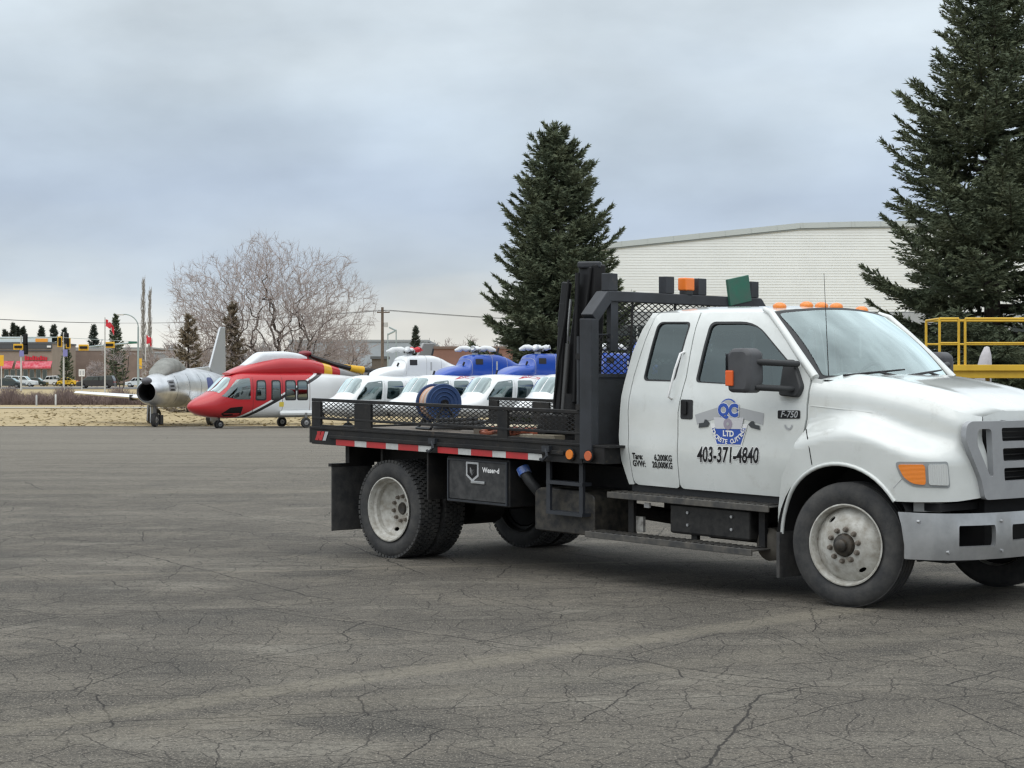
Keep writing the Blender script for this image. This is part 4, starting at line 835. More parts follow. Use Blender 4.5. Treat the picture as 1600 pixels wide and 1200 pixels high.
def heli_red():
    Y = 92.0; p = W(428, 598, Y); r = empty('rescue_helicopter', (p.x, Y, G(Y)), math.radians(35)); tag(r, 'red and white rescue helicopter beside the jet', 'helicopter')
    sh = Shell([(-4.65, .98, 1.14, .10, 2), (-4.5, .84, 1.28, .38, 2.1), (-4.2, .68, 1.48, .66, 2.2), (-3.8, .58, 1.66, .86, 2.4), (-3.55, .54, 1.78, .96, 2.6), (-3.2, .52, 2.04, 1.02, 2.8), (-2.75, .5, 2.46, 1.08, 3.1), (-2.4, .5, 2.66, 1.11, 3.4), (-1.9, .5, 2.74, 1.13, 3.6), (-1, .5, 2.76, 1.14, 3.6), (1.4, .5, 2.76, 1.14, 3.6), (2.4, .62, 2.74, 1.06, 3.2), (3.4, 1.0, 2.70, .78, 2.8), (4.6, 1.45, 2.64, .45, 2.4), (6.5, 1.75, 2.55, .32, 2.2), (8.4, 1.95, 2.5, .22, 2)])
    bands = [(-.5, 1, 1.50, (.02, .02, .022)), (-.5, 1, 1.66, hwhite), (-.5, 1, 1.76, hred)]
    sh.mesh(80, 44).build('fuselage', paint('red_white_scheme', hwhite, bands), r, 60)
    co = Shell([(-2.6, 2.6, 2.72, .45, 2.4), (-2.1, 2.55, 2.95, .62, 2.6), (-1.4, 2.5, 3.18, .74, 2.8), (-.6, 2.5, 3.36, .80, 2.8), (.3, 2.5, 3.48, .80, 2.8), (1.5, 2.5, 3.46, .76, 2.6), (2.6, 2.45, 3.25, .62, 2.4), (3.8, 2.4, 2.95, .42, 2.2), (4.8, 2.35, 2.7, .28, 2)])
    co.mesh(60, 36).build('engine_cowling', paint('red_cowl', hred, [(1, 0, 2.5, (.75, .43, .03)), (1, 0, 3.0, hred), (1, 0, 3.5, (.3, .3, .3))]), r, 60)
    wc = Shell([(-1.75, 3.02, 3.10, .3, 2.4), (-1.4, 3.0, 3.35, .44, 2.8), (-1.05, 3.0, 3.62, .48, 3), (-.8, 3.0, 3.74, .48, 3.2), (.4, 3.1, 3.78, .46, 3.2), (1.2, 3.2, 3.70, .42, 3), (1.7, 3.3, 3.56, .3, 2.6)]); wc.mesh(40, 30).build('white_cover', mat('white_tarp', (.70, .73, .76), .6, var=.08), r, 60)
    for s in (1, -1):
        wscreen(sh, [(-3.52, .06), (-2.72, .06), (-2.70, .68), (-2.95, .86), (-3.40, .80)], s, r)
        patch(sh, [(-3.34, 1.58), (-3.16, 1.70), (-2.52, 2.38), (-1.86, 2.46), (-1.86, 1.42), (-2.5, 1.42)], s, .006, hglass, 'cockpit_window', r)
        for x0, x1, tp in ((-1.58, -1.02, .06), (-.72, -.22, 0), (.04, .62, 0), (.70, 1.28, 0)):
            patch(sh, [(x0 - .03, 1.36), (x0 + tp, 2.36), (x1, 2.36), (x1 + .02, 1.36)], s, .006, hframe, 'window_surround', r, r=.12)
            patch(sh, [(x0 + .04, 1.43), (x0 + tp + .06, 2.29), (x1 - .06, 2.29), (x1 - .05, 1.43)], s, .014, hglass, 'cabin_window', r, r=.1)
        patch(sh, [(-3.3, .72), (-2.9, 1.02), (-2.25, 1.08), (-2.3, .66), (-3.1, .6)], s, .006, M['ink'], 'nose_panel', r, r=.05)
        patch(sh, [(-.3, 1.05), (-.3, 1.28), (-.05, 1.28), (-.05, 1.05)], s, .006, mat('yellow_emblem', (.7, .55, .08), .5), 'emblem', r, r=.03)
        for xs in (-1.72, -.12, 1.40): patch(sh, [(xs - .009, .8), (xs - .009, 2.6), (xs + .009, 2.6), (xs + .009, .8)], s, .004, mat('seam_dark', (.12, .02, .02), .5), 'door_seam', r, r=0)
        mb = MB(); mb.b2(-.3, 1.8, s * 1.05, s * 1.30, .60, .86); mb.build('sponson', mat('heli_white', hwhite, .3), r, 0, bevel=.12)
        gear(r, 1.1, s * 1.26, .75, .26, .17)
        mb = MB(); lathe_ell(mb, (-.2 if s > 0 else .3, s * .7, 2.85), .09, .09, .09); mb.build('lamp_dome', M['clear'], r, 60)
    gear(r, -3.0, 0, .62, .2, .13, n=2)
    mb = MB(); mb.tube([(1.75, 0, 3.4), (1.75, 0, 3.75)], [.2, .14], 14); lathe_ell(mb, (1.75, 0, 3.7), .34, .34, .14, 16, 8); mb.build('rotor_hub', mat('hub_dark_red', (.22, .03, .04), .5), r, 50)
    # folded blade drooping to the rear, wrapped in yellow at the root
    pts = [(2.0, .2, 3.62), (3.3, .45, 3.22), (4.6, .7, 2.95), (6.6, 1.0, 2.82), (9.5, 1.3, 2.80)]
    for k, dy in ((0, 0.), (1, -.9)):
        q = [Vector(p_) + Vector((0, dy * (i + 1) * .3, -.05 * k)) for i, p_ in enumerate(pts)]
        mb = MB(); mb.tube(q, [.10, .13, .13, .13, .09], 6); mb.build('folded_blade', hframe, r, 60); mb = MB(); mb.tube([q[1].lerp(q[2], .75), q[2].lerp(q[3], .22)], [.17, .2], 10); mb.build('blade_strap', yel, r, 60)
    mb = MB(); mb.prism([(7.6, 2.3), (8.7, 4.3), (9.4, 4.3), (8.8, 2.1)], lambda u_, v_, w: (u_, w, v_), -.1, .1); mb.build('tail_fin', paint('red_cowl', hred, []), r, 0, bevel=.05)
    return r
heli_red()

def jet():
    Y = 95.0; p = W(229, 598, 92.5); r = empty('jet_fighter', (p.x, 92.5, G(92.5)), math.radians(80), None, 1.2); tag(r, 'bare metal swept wing jet fighter with covered canopy', 'jet')
    bare_m = mat('bare_aluminium', (.72, .74, .76), .28, .85, c2=(.52, .54, .56), vscale=1.6)
    sh = Shell([(-.0, 1.02, 1.92, .44, 2.0), (.25, .96, 2.0, .52, 2.1), (1.0, .86, 2.22, .66, 2.1), (2.0, .80, 2.42, .76, 2.1), (3.2, .78, 2.50, .82, 2.1), (5.0, .80, 2.50, .84, 2.1), (7.0, .92, 2.42, .76, 2.1), (9.0, 1.15, 2.22, .55, 2.1), (10.3, 1.3, 2.05, .38, 2.0)])
    mb = sh.mesh(60, 40, caps=False); mb.build('fuselage', bare_m, r, 60)
    n = 36; lip = [sh.ring(0.0, n), [(-.07, y * .93, 1.47 + (z - 1.47) * .93) for _, y, z in sh.ring(0.0, n)], [(.05, y * .84, 1.47 + (z - 1.47) * .84) for _, y, z in sh.ring(0.0, n)], [(1.2, y * .8, 1.47 + (z - 1.47) * .8) for _, y, z in sh.ring(0.0, n)]]
    mb = MB(); mb.add([q for l in lip[:3] for q in l], [(i * n + k, i * n + (k + 1) % n, (i + 1) * n + (k + 1) % n, (i + 1) * n + k) for i in range(2) for k in range(n)]); mb.build('intake_lip', bare_m, r, 60)
    mb = MB(); mb.add([q for l in lip[2:] for q in l], [(k, (k + 1) % n, n + (k + 1) % n, n + k) for k in range(n)] + [tuple(range(n, 2 * n))]); mb.build('intake_duct', M['dark'], r, 60)
    mb = MB(); lathe_ell(mb, (.02, 0, 1.93), .28, .22, .16); mb.build('radar_dome', mat('dome_dark', (.10, .10, .11), .6), r, 60)
    can = Shell([(1.1, 2.05, 2.2, .30, 2), (1.4, 2.05, 2.52, .44, 2.1), (1.8, 2.05, 2.74, .48, 2.0), (2.3, 2.1, 2.92, .50, 2.0), (2.9, 2.1, 2.92, .48, 2.0), (3.5, 2.2, 2.76, .38, 2.0), (4.2, 2.3, 2.54, .24, 2)])
    can.mesh(30, 26).build('canopy_cover', mat('grey_canvas', (.30, .305, .285), .9, var=.35, vscale=2, bump=.8, bscale=6), r, 60)
    for s in (-1, 1):
        # 35 degree swept wing with thin section
        rt, tp = 3.3, 7.2; mb = MB(); sec = [(0, 0), (.12, .5), (.45, .5), (1, 0), (.45, -.35), (.1, -.35)]; vs = []
        for xr, ch, y, z, th in ((rt, 2.9, s * .5, 1.12, .26), (tp, 1.55, s * 6.3, 1.40, .14)): vs += [(xr + a * ch, y, z + b_ * th) for a, b_ in sec]
        mb.add(vs, [tuple(range(6)), tuple(range(6, 12))] + [(i, (i + 1) % 6, 6 + (i + 1) % 6, 6 + i) for i in range(6)]); w = mb.build('wing', mat('wing_skin', (.78, .79, .80), .35, .3), r, 50)
        mb = MB(); mb.box((5.0 , s * 2.55, 1.2), (.9, .03, .26)); mb.build('wing_fence', hframe, w, 0)
        mb = MB(); vs = []
        for xr, ch, y, z, th in ((8.3, 1.4, s * .3, 2.15, .12), (9.7, .8, s * 1.95, 2.35, .06)): vs += [(xr + a * ch, y, z + b_ * th) for a, b_ in sec]
        mb.add(vs, [tuple(range(6)), tuple(range(6, 12))] + [(i, (i + 1) % 6, 6 + (i + 1) % 6, 6 + i) for i in range(6)]); mb.build('tailplane', bare_m, r, 50)
        patch(sh, [(.95, 1.5), (.95, 1.95), (1.5, 2.0), (1.5, 1.5)], s, .006, mat('gun_panel', (.30, .31, .33), .5, .6), 'gun_panel', r, r=.04)
        for z in (1.56, 1.72, 1.88): patch(sh, [(1.05, z - .035), (1.05, z + .035), (1.38, z + .035), (1.38, z - .035)], s, .014, M['ink'], 'gun_port', r, r=.02)
        for x in (1.75, 3.0, 4.4, 6.0): patch(sh, [(x - .012, 1.0), (x - .012, 2.25), (x + .012, 2.25), (x + .012, 1.0)], s, .004, mat('panel_line', (.16, .17, .18), .5, .5), 'panel_line', r, r=0)
        patch(sh, [(5.2, 1.5), (5.2, 2.1), (6.1, 2.1), (6.1, 1.5)], s, .006, mat('navy_marking', (.05, .07, .22), .5), 'fuselage_marking', r, r=.28)
        mb = MB(); mb.prism([(3.9, .95), (3.8, .2), (4.0, .08), (4.7, .08), (4.95, .3), (4.9, .95)], lambda u_, v_, w_: (u_, w_, v_), s * 1.42, s * 1.48); mb.build('gear_door', mat('gear_door_metal', (.2, .2, .2), .5, .5), r, 0)
        gear(r, 4.4, s * 1.25, 1.05, .36, .22)
    mb = MB(); mb.prism([(7.6, 2.35), (9.2, 4.40), (9.35, 4.46), (9.9, 4.46), (10.0, 2.0), (8.5, 2.0)], lambda u_, v_, w: (u_, w, v_), -.05, .05); mb.build('tail_fin', mat('fin_skin', (.42, .44, .46), .4, .6), r, 0, bevel=.03)
    mb = MB(); mb.prism([(4.4, 2.45), (7.6, 2.6), (8.2, 2.35), (5, 2.3)], lambda u_, v_, w: (u_, w, v_), -.05, .05); mb.build('dorsal_fillet', bare_m, r, 0, bevel=.02)
    gear(r, .95, 0, .95, .30, .18); mb = MB(); mb.b2(.85, 1.5, .14, .18, .18, .85); mb.build('nose_gear_door', bare_m, r, 0); mb = MB(); mb.b2(1.25, 1.6, -.14, .14, .1, .5); mb.build('wheel_chock', M['plastic'], r, 0, bevel=.02)
    return r
jet()

# ------------------------------------------------------------------ yellow access platform at the right
def platform():
    Y = 40.0; b = W(1468, 598, Y); b.z = G(Y); r = empty('access_platform', b); tag(r, 'yellow steel access platform with guard rails in front of the spruce', 'platform')
    ym = mat('safety_yellow', (.72, .46, .035), .45, c2=(.60, .36, .03), vscale=2); X = lambda u: W(u, 0, Y).x - b.x; Z = lambda v: W(0, v, Y).z - b.z
    zd, zt, zm = Z(575), Z(498), Z(536); x1 = X(1760)
    def rail(y, xs):
        mb = MB(); mb.tube([(xs[0], y, zt), (xs[-1], y, zt)], .028, 10); mb.build('top_rail', ym, r, 60)
        mb = MB(); mb.tube([(xs[0], y, zm), (xs[-1], y, zm)], .022, 10); mb.build('mid_rail', ym, r, 60)
        for x in xs: mb = MB(); mb.tube([(x, y, zd), (x, y, zt)], .028, 10); mb.build('rail_post', ym, r, 60)
    rail(0, [0, X(1498)]); rail(0, [X(1508), X(1640), x1]); rail(1.3, [0, x1])
    for x in (0, x1):
        mb = MB(); mb.tube([(x, 0, zt), (x, 1.3, zt)], .024, 10); mb.build('end_rail', ym, r, 60)
    mb = MB(); mb.b2(-.05, x1 + .05, -.06, 0, zd - .06, zd + .07); mb.build('toe_board', ym, r, 0, bevel=.01)
    mb = MB(); mb.b2(-.05, x1 + .05, .002, 1.35, zd - .05, zd); mb.build('deck', mat('grey_grating', (.25, .25, .24), .6, var=.3), r, 0)
    mb = MB(); mb.b2(.0, x1, .02, .10, zd - .22, zd - .05); mb.build('edge_beam', ym, r, 0, bevel=.01)
    for x in (X(1504), X(1640), x1 - .1):
        for y in (.1, 1.25): mb = MB(); mb.bar((x, y, 0), (x, y, zd - .05), .09, .09, (0, 1, 0)); mb.build('leg', ym, r, 0)
    mb = MB(); mb.bar((X(1555), .5, 0), (X(1552), .5, zd - .05), .08, .08, (0, 1, 0)); mb.build('leg', mat('worn_yellow', (.45, .30, .10), .7, var=.3), r, 0)
    return r
platform()
# shrink-wrapped upright shape standing behind the platform
b = W(1534, 598, 44); b.z = G(44); mb = MB(); mb.lathe([(.0, 2.72), (.06, 2.7), (.13, 2.5), (.17, 2.25), (.20, 1.9), (.22, 1.2), (.24, .5), (.3, 0)], ax=(0, 0, 1), n=18)
mb.v = [(x + .12 * max(0, z - 1.7), y, z) for x, y, z in mb.v]
o = mb.build('wrapped_post', mat('grey_white_wrap', (.52, .50, .52), .7, var=.25, vscale=3, bump=.6, bscale=8), None, 60); o.location = b; tag(o, 'pale grey wrapped upright post behind the yellow platform', 'post')
b = W(1516, 598, 46); b.z = G(46); mb = MB(); mb.lathe([(.0, 1.9), (.14, 1.86), (.17, 1.6), (.18, .9), (.18, 0)], ax=(0, 0, 1), n=16); o = mb.build('dark_barrel', mat('dark_barrel', (.05, .055, .065), .6), None, 50); o.location = b; tag(o, 'dark upright drum under the yellow platform', 'drum')

# ------------------------------------------------------------------ the flatbed truck (x forward from the rear axle, y to its left, right side faces the camera)
RAKE = -.0216
truck = empty('flatbed_truck', (-.345, 18.45, 0), -math.radians(46.883)); tag(truck, 'white extended cab flatbed truck with black bed and folded crane', 'truck')
WB = 5.315
TZ = curve1([.80, .95, 1.20, 1.24, 1.60, 1.66, 1.75, 2.27, 2.33, 2.36], [.955, .985, 1.010, 1.002, .995, .985, .965, .82, .77, .70])
def cabside(sg, off=0.0): return lambda s, z: (s, sg * (TZ(z) + off), z)
def tpart(mb, name, m, parent=None, smooth=35, bevel=0.0, rk=True): return mb.build(name, m, parent or truck, smooth, bevel, RAKE if rk else 0.0)
def side_panel(poly, holes, sg, name, m, parent=None, off=0.0, thick=.03, step=.09): 
    return tpart(panel(poly, holes, cabside(sg, off), step, thick * (1 if sg < 0 else -1)), name, m, parent, 40)
zr_ = 2.325                                          # top of the side panels, where the roof takes over
fwin = rpoly([(3.715, 1.755), (3.765, 2.25), (4.24, 2.25), (4.74, 1.86), (4.80, 1.72), (4.77, 1.70), (4.60, 1.735)], [.04, .06, .16, .2, .04, .04, .03])
rwin = rpoly([(3.135, 1.755), (3.19, 2.25), (3.555, 2.25), (3.49, 1.755)], [.05, .06, .05, .05])
fdoor = rpoly([(3.563, .882), (3.561, 1.5), (3.612, 1.79), (3.624, zr_), (4.335, zr_), (4.52, 2.18), (4.73, 1.97), (4.872, 1.815), (4.862, 1.50), (4.80, 1.20), (4.62, .882)], [.05, 0, .0, .01, .05, .06, .06, .03, 0, .0, .04])
rdoor = rpoly([(3.05, .885), (3.012, 1.2), (3.0, 1.5), (3.03, 1.8), (3.09, 2.1), (3.15, zr_), (3.614, zr_), (3.602, 1.79), (3.551, 1.5), (3.553, .882)], [.06, 0, 0, 0, 0, .04, .02, 0, 0, .04])
quarter = [(2.985, .88), (2.925, 1.075), (2.892, 1.289), (2.903, 1.506), (2.924, 1.722), (2.965, 1.993), (3.026, 2.183), (3.075, zr_), (3.14, zr_), (3.081, 2.1), (3.021, 1.8), (2.991, 1.5), (3.003, 1.2), (3.041, .885)]
cowlp = [(4.882, 1.815), (4.98, 1.80), (4.94, 1.4), (4.84, 1.18), (4.66, .90), (4.63, .882), (4.81, 1.2), (4.872, 1.5)]
doors = {}
for sg in (-1, 1):
    near = sg < 0
    d = side_panel(fdoor, [fwin], sg, 'front_door', M['white']); doors[sg] = d; e_ = side_panel(rdoor, [rwin], sg, 'rear_door', M['white']); doors[sg * 2] = e_
    side_panel(quarter, [], sg, 'quarter_panel', M['white']); side_panel(cowlp, [], sg, 'cowl_side', M['white'], off=-.012)
    for win, dd in ((fwin, d), (rwin, e_)):
        c = (sum(p[0] for p in win) / len(win), sum(p[1] for p in win) / len(win)); k = .955
        ins = [(c[0] + (p[0] - c[0]) * (1 - .022 / max(.1, abs(p[0] - c[0]) + .1)), c[1] + (p[1] - c[1]) * .95) for p in win]
        side_panel(win, [ins], sg, 'window_seal', M['plastic'], dd, .003, .035, .12)
        side_panel(ins, [], sg, 'window_pane', M['glass_side'], dd, -.012, .0, .12)
    # door handle recess and lever
    side_panel(rpoly([(3.585, 1.452), (3.585, 1.612), (3.716, 1.612), (3.716, 1.452)], .02), [], sg, 'handle_recess', M['plastic'], d, .004, .004)
    side_panel(rpoly([(3.60, 1.49), (3.60, 1.60), (3.66, 1.60), (3.66, 1.49)], .015), [], sg, 'handle', M['ink'], d, .02, .014)
    # grab bar on the rear door edge
    mb = MB(); y = lambda z, o=0: sg * (TZ(z) + o); mb.tube([(3.545, y(2.0), 2.0), (3.54, y(2.0, .045), 1.985), (3.515, y(1.85, .05), 1.85), (3.492, y(1.72, .05), 1.70), (3.482, y(1.62, .04), 1.63), (3.48, y(1.6), 1.615)], .010, 8); tpart(mb, 'grab_bar', M['letterw'], e_, 60)
    # dark sill behind the doors
    mb = MB(); mb.b2(2.98, 4.66, sg * .93, sg * .85, .80, .90); tpart(mb, 'sill', M['plastic'])
    # A pillar trim strip beside the windscreen
# inner shell behind the shut lines
mb = MB()
for sg in (-1, 1): panel(rpoly([(3.0, .9), (2.94, 1.5), (3.09, 2.30), (4.34, 2.30), (4.84, 1.82), (4.80, 1.3), (4.6, .9)], .05), [[(p[0], p[1]) for p in rpoly([(3.11, 1.72), (3.17, 2.272), (4.28, 2.272), (4.80, 1.84), (4.82, 1.68)], .03)]], cabside(sg, -.045), .15, .01 * (1 if sg < 0 else -1), mb=mb)
tpart(mb, 'inner_shell', mat('cab_inner', (.06, .062, .065), .8))
# roof skin: crowned, running down to the tops of the side panels
def roofz(s, y):
    w = TZ(zr_); q = min(1.0, abs(y) / w); edge = zr_; crown = 2.392 - .055 * max(0, (3.35 - s) / .3) ** 2 - .05 * max(0, (s - 4.15) / .35) ** 2
    return edge + (crown - edge) * (1 - q ** 3.4)
w_ = TZ(zr_); fr_ = lambda y: 4.325 + .115 * (1 - (y / w_) ** 2)
ol = [(3.085, -w_), (3.085, w_)] + [(fr_(y), y) for y in np.linspace(w_, -w_, 13)]
tpart(panel(ol, [], lambda s, y: (s, y, roofz(s, y)), .08, .03), 'roof', M['white'], smooth=50)
# rear wall of the cab with its window
rw = lambda y, z: (curve1([.88, 1.075, 1.289, 1.506, 1.722, 1.993, 2.183, 2.33, 2.4], [2.985, 2.925, 2.892, 2.903, 2.924, 2.965, 3.026, 3.085, 3.12])(z), y, z)
prof_r = [(-TZ(z) + .012, z) for z in (.88, 1.2, 1.5, 1.75, 2.0, 2.2, 2.32)] + [(y, roofz(3.09, y) - .012) for y in np.linspace(-w_ + .05, w_ - .05, 9)] + [(TZ(z) - .012, z) for z in (2.32, 2.2, 2.0, 1.75, 1.5, 1.2, .88)]
rwn = rpoly([(-.68, 1.76), (.68, 1.76), (.62, 2.2), (-.62, 2.2)], .07)
tpart(panel(prof_r, [rwn], rw, .1, -.03), 'rear_wall', M['white'], smooth=50)
tpart(panel(rwn, [], rw, .2, 0, 0), 'rear_window', M['glass_side'], smooth=50)
# windscreen: bowed patch between the pillars
WT, WBs = (4.335, .765, 2.325), (4.905, .905, 1.80)
def wsf(q, y):
    """q 0 at the base to 1 at the top, y -1..1 across"""
    hw = WBs[1] + (WT[1] - WBs[1]) * q; s = WBs[0] + (WT[0] - WBs[0]) * q + (.17 - .06 * q) * (1 - y * y) + .03 * math.sin(q * PI); z = WBs[2] + (WT[2] - WBs[2]) * q + .055 * (1 - y * y) * q + .02 * math.sin(q * PI)
    return (s, y * hw, z)
ws_out = [(0, -1), (0, 1), (1, 1), (1, -1)]; ws_in = rpoly([(.05, -.935), (.05, .935), (.955, .935), (.955, -.935)], [.04, .04, .05, .05])
tpart(panel(ws_out, [ws_in], lambda a, b_: wsf(a, b_), .12, -.02), 'windscreen_frame', M['plastic'], smooth=60)
tpart(panel(ws_in, [], lambda a, b_: wsf(a, b_), .1, 0, -.004), 'windscreen', M['glass_ws'], smooth=60)
for sg in (-1, 1):         # painted A pillars outside the frame
    mb = MB(); mb.tube([(4.90, sg * .93, 1.815), (4.735, sg * .895, 1.975), (4.53, sg * .838, 2.165), (4.36, sg * .79, 2.315), (4.27, sg * .765, 2.35)], [.036, .034, .032, .03, .02], 10); tpart(mb, 'pillar', M['white'], None, 60)
# wipers and cowl
mb = MB(); mb.add([(4.905 + .17 * (1 - y * y) - .01, y * .93, 1.795) for y in np.linspace(-1, 1, 15)] + [(5.0 + .15 * (1 - y * y), y * .93, 1.80) for y in np.linspace(-1, 1, 15)], [(i, i + 1, 16 + i, 15 + i) for i in range(14)]); tpart(mb, 'cowl_grille', M['plastic'])
for y0, y1 in ((-.78, .02), (-.02, .75)):
    mb = MB(); P0, P1 = Vector(wsf(.02, y0)) + Vector((.04, 0, .02)), Vector(wsf(.10, y1)) + Vector((.035, 0, .02)); mid = Vector(wsf(.06, (y0 + y1) / 2)) + Vector((.05, 0, .025))
    mb.tube([P0, mid, P1], [.012, .010, .007], 6); mb.tube([Vector(wsf(.03, (y0 + y1) / 2 + .3)) + Vector((.06, 0, .0)), mid], [.014, .009], 6); tpart(mb, 'wiper', M['ink'], None, 60)
for y in (-.55, -.2, 0, .2, .55):
    mb = MB(); lathe_ell(mb, (4.25, y, roofz(4.25, y) + .008), .062, .048, .035, 14, 8); tpart(mb, 'roof_marker_light', M['amber'], None, 60)
mb = MB(); mb.tube([(4.93, -.80, 1.83), (4.90, -.82, 2.62)], [.004, .0018], 6); tpart(mb, 'antenna', M['plastic'])

# ---- bonnet and wings
lo_s = curve1([4.60, 4.9, 5.3, 5.7, 5.9, 6.1, 6.3, 6.5, 6.7, 6.9], [4.60, 4.9, 5.3, 5.69, 5.865, 6.00, 6.095, 6.15, 6.185, 6.20])
lo_t = curve1([4.60, 4.9, 5.3, 5.7, 5.9, 6.1, 6.3, 6.5, 6.7, 6.9], [1.075, 1.135, 1.16, 1.155, 1.135, 1.06, .95, .82, .68, .52])
hi_s = curve1([4.60, 4.9, 5.3, 5.7, 5.9, 6.1, 6.3, 6.5, 6.7, 6.9], [4.60, 4.9, 5.28, 5.62, 5.78, 5.92, 6.03, 6.11, 6.15, 6.165])
hi_t = curve1([4.60, 4.9, 5.3, 5.7, 5.9, 6.1, 6.3, 6.5, 6.7, 6.9], [.99, .985, .965, .945, .93, .90, .86, .80, .70, .56])
top_z = lambda a: curve1([4.6, 4.9, 5.3, 5.7, 6.1, 6.5, 6.9], [1.80, 1.79, 1.765, 1.72, 1.66, 1.585, 1.55])(a)
flz = lambda a: 1.30 + .17 * math.exp(-((a - 5.35) / .52) ** 2)
def wing(sg):
    def f(a, z):
        zf = flz(a); q = (z - (zf - .08)) / .19; q = 0 if q < 0 else 1 if q > 1 else q * q * (3 - 2 * q)
        s = lo_s(a) * (1 - q) + hi_s(a) * q; t = lo_t(a) * (1 - q) + hi_t(a) * q
        if z < zf: t -= .035 * min(1, max(0, (zf - z) / .5)) ** 2
        k = (z - (top_z(a) - .11)) / .11
        if k > 0: t -= .05 * k ** 2.2; s -= .03 * k ** 2.2 * max(0, (a - 5.6) / 1.2)
        return (s, sg * t, z)
    return f
archc, ar = (5.29, .58), .60
arch = [(archc[0] + (ar + .01) * math.cos(t), archc[1] + ar * math.sin(t)) for t in np.linspace(PI * .985, PI * .20, 22)]
def wing_poly():
    p = [(4.632, .60)] + [(4.615 + .02, .80), (4.70, 1.05), (4.83, 1.24), (4.885, 1.40), (4.885, 1.55), (4.89, 1.79)]
    p += [(a, top_z(a)) for a in np.linspace(5.0, 6.85, 20)] + [(6.84, .975), (6.4, .945), (5.86, .935)]
    return p + arch[::-1]
lamp = rpoly([(5.80, 1.225), (6.31, 1.235), (6.33, 1.045), (5.96, 1.05), (5.86, 1.10)], [.05, .03, .03, .06, .05])
for sg in (-1, 1):
    f = wing(sg); th = (1 if sg < 0 else -1)
    wo = tpart(panel(wing_poly(), [], f, .036, .02 * th), 'wing', M['white'], None, 50)
    tpart(panel(lamp, [], f, .07, .01 * th, .006 * th), 'lamp_bezel', mat('lamp_bezel', (.33, .35, .36), .4, .3), None, 50)
    h = tpart(panel(rpoly([(5.835, 1.205), (6.08, 1.212), (6.085, 1.065), (5.97, 1.072), (5.89, 1.115)], .03), [], f, .05, .016 * th, .018 * th), 'turn_signal', M['amber'], None, 50)
    tpart(panel(rpoly([(6.11, 1.212), (6.295, 1.218), (6.31, 1.063), (6.112, 1.066)], .025), [], f, .05, .016 * th, .018 * th), 'headlight', M['clear'], None, 50)
    # arch lip and liner
    mb = MB(); mb.tube([f(a, z) for a, z in arch], .016, 8); tpart(mb, 'arch_lip', M['white'], wo, 60)
    mb = MB(); cs = [(archc[0] + .625 * math.cos(t), archc[1] + .64 * math.sin(t)) for t in np.linspace(PI * 1.02, PI * .06, 22)]; nn = len(cs)
    mb.add([(a, sg * 1.10, z) for a, z in cs] + [(a, sg * .55, z) for a, z in cs], [(i, i + 1, nn + i + 1, nn + i) for i in range(nn - 1)] + [tuple(range(nn, 2 * nn))]); tpart(mb, 'wheel_well', mat('well_liner', (.016, .016, .017), .9), None, 40)
    # mud flap behind the front wheel
    mb = MB(); mb.b2(4.66, 4.69, sg * .76, sg * 1.10, .27, .62); tpart(mb, 'mud_flap', M['rubber'])
    # bonnet crease seam
    mb = MB(); mb.tube([Vector(f(a, 1.60 - .06 * (a - 4.9))) + Vector((0, sg * .001, 0)) for a in np.linspace(4.9, 5.5, 10)], .004, 5); tpart(mb, 'swage_line', M['white'], wo, 60)
    mb = MB(); mb.tube([f(a, z) for a, z in ((4.89, 1.42), (4.98, 1.36), (5.01, 1.28), (5.03, 1.16))], .005, 5); tpart(mb, 'panel_gap', M['dark'], wo, 60)
    mb = MB(); mb.tube([f(a, z) for a, z in ((5.78, 1.03), (5.85, 1.09), (5.90, 1.13))], .003, 5); tpart(mb, 'panel_gap', M['lgrey'], wo, 60)
fR, fL = wing(-1), wing(1)
def bonnet(a, q):
    """q -1..1 across between the wing tops"""
    R, Lf = Vector(fR(a, top_z(a))), Vector(fL(a, top_z(a))); p = R.lerp(Lf, (q + 1) / 2); p.z += (.068 - .014 * (a - 4.9)) * (1 - abs(q) ** 3.2) + .012 * math.exp(-((abs(q) - .62) / .1) ** 2); p.x += .03 * (1 - q * q) * max(0, (a - 5.6)); return p
bo = [(4.885, -1), (4.885, 1), (6.86, 1), (6.86, -1)]
tpart(panel(bo, [], lambda a, q: bonnet(a, q), .07, .02), 'bonnet', M['white'], smooth=50)
mb = MB(); nb_ = 17
mb.add([tuple(bonnet(6.86, q)) for q in np.linspace(-1, 1, nb_)] + [tuple(Vector(bonnet(6.86, q)) + Vector((.005, 0, -.07))) for q in np.linspace(-1, 1, nb_)], [(i, i + 1, nb_ + i + 1, nb_ + i) for i in range(nb_ - 1)]); tpart(mb, 'bonnet_front_edge', M['white'], None, 60)

# ---- grille: flared silver surround with bars and dark openings
def gf(y, z): return (6.215 + .05 * (1 - (y / .9) ** 2) - .10 * max(0, abs(y) - .60) , y, z)
gout = rpoly([(-.66, .955), (.66, .955), (.70, 1.10), (.86, 1.40), (.845, 1.50), (.80, 1.525), (-.80, 1.525), (-.845, 1.50), (-.86, 1.40), (-.70, 1.10)], .03)
slots = []
for z0, z1, hw in ((1.375, 1.475, .47), (1.23, 1.325, .455), (1.085, 1.18, .44)):
    slots += [rpoly([(-hw, z0), (-.03, z0), (-.03, z1), (-hw - .01, z1)], .02), rpoly([(.03, z0), (hw, z0), (hw + .01, z1), (.03, z1)], .02)]
for sg in (-1, 1): slots.append(rpoly([(sg * .575, 1.12), (sg * .61, 1.12), (sg * .745, 1.36), (sg * .735, 1.47), (sg * .60, 1.47)], .035))
silver = mat('grille_silver', (.36, .37, .385), .42, .35, var=.12)
tpart(panel(gout, slots, lambda y, z: gf(y, z), .07, .05), 'grille', silver, None, 40, .004)
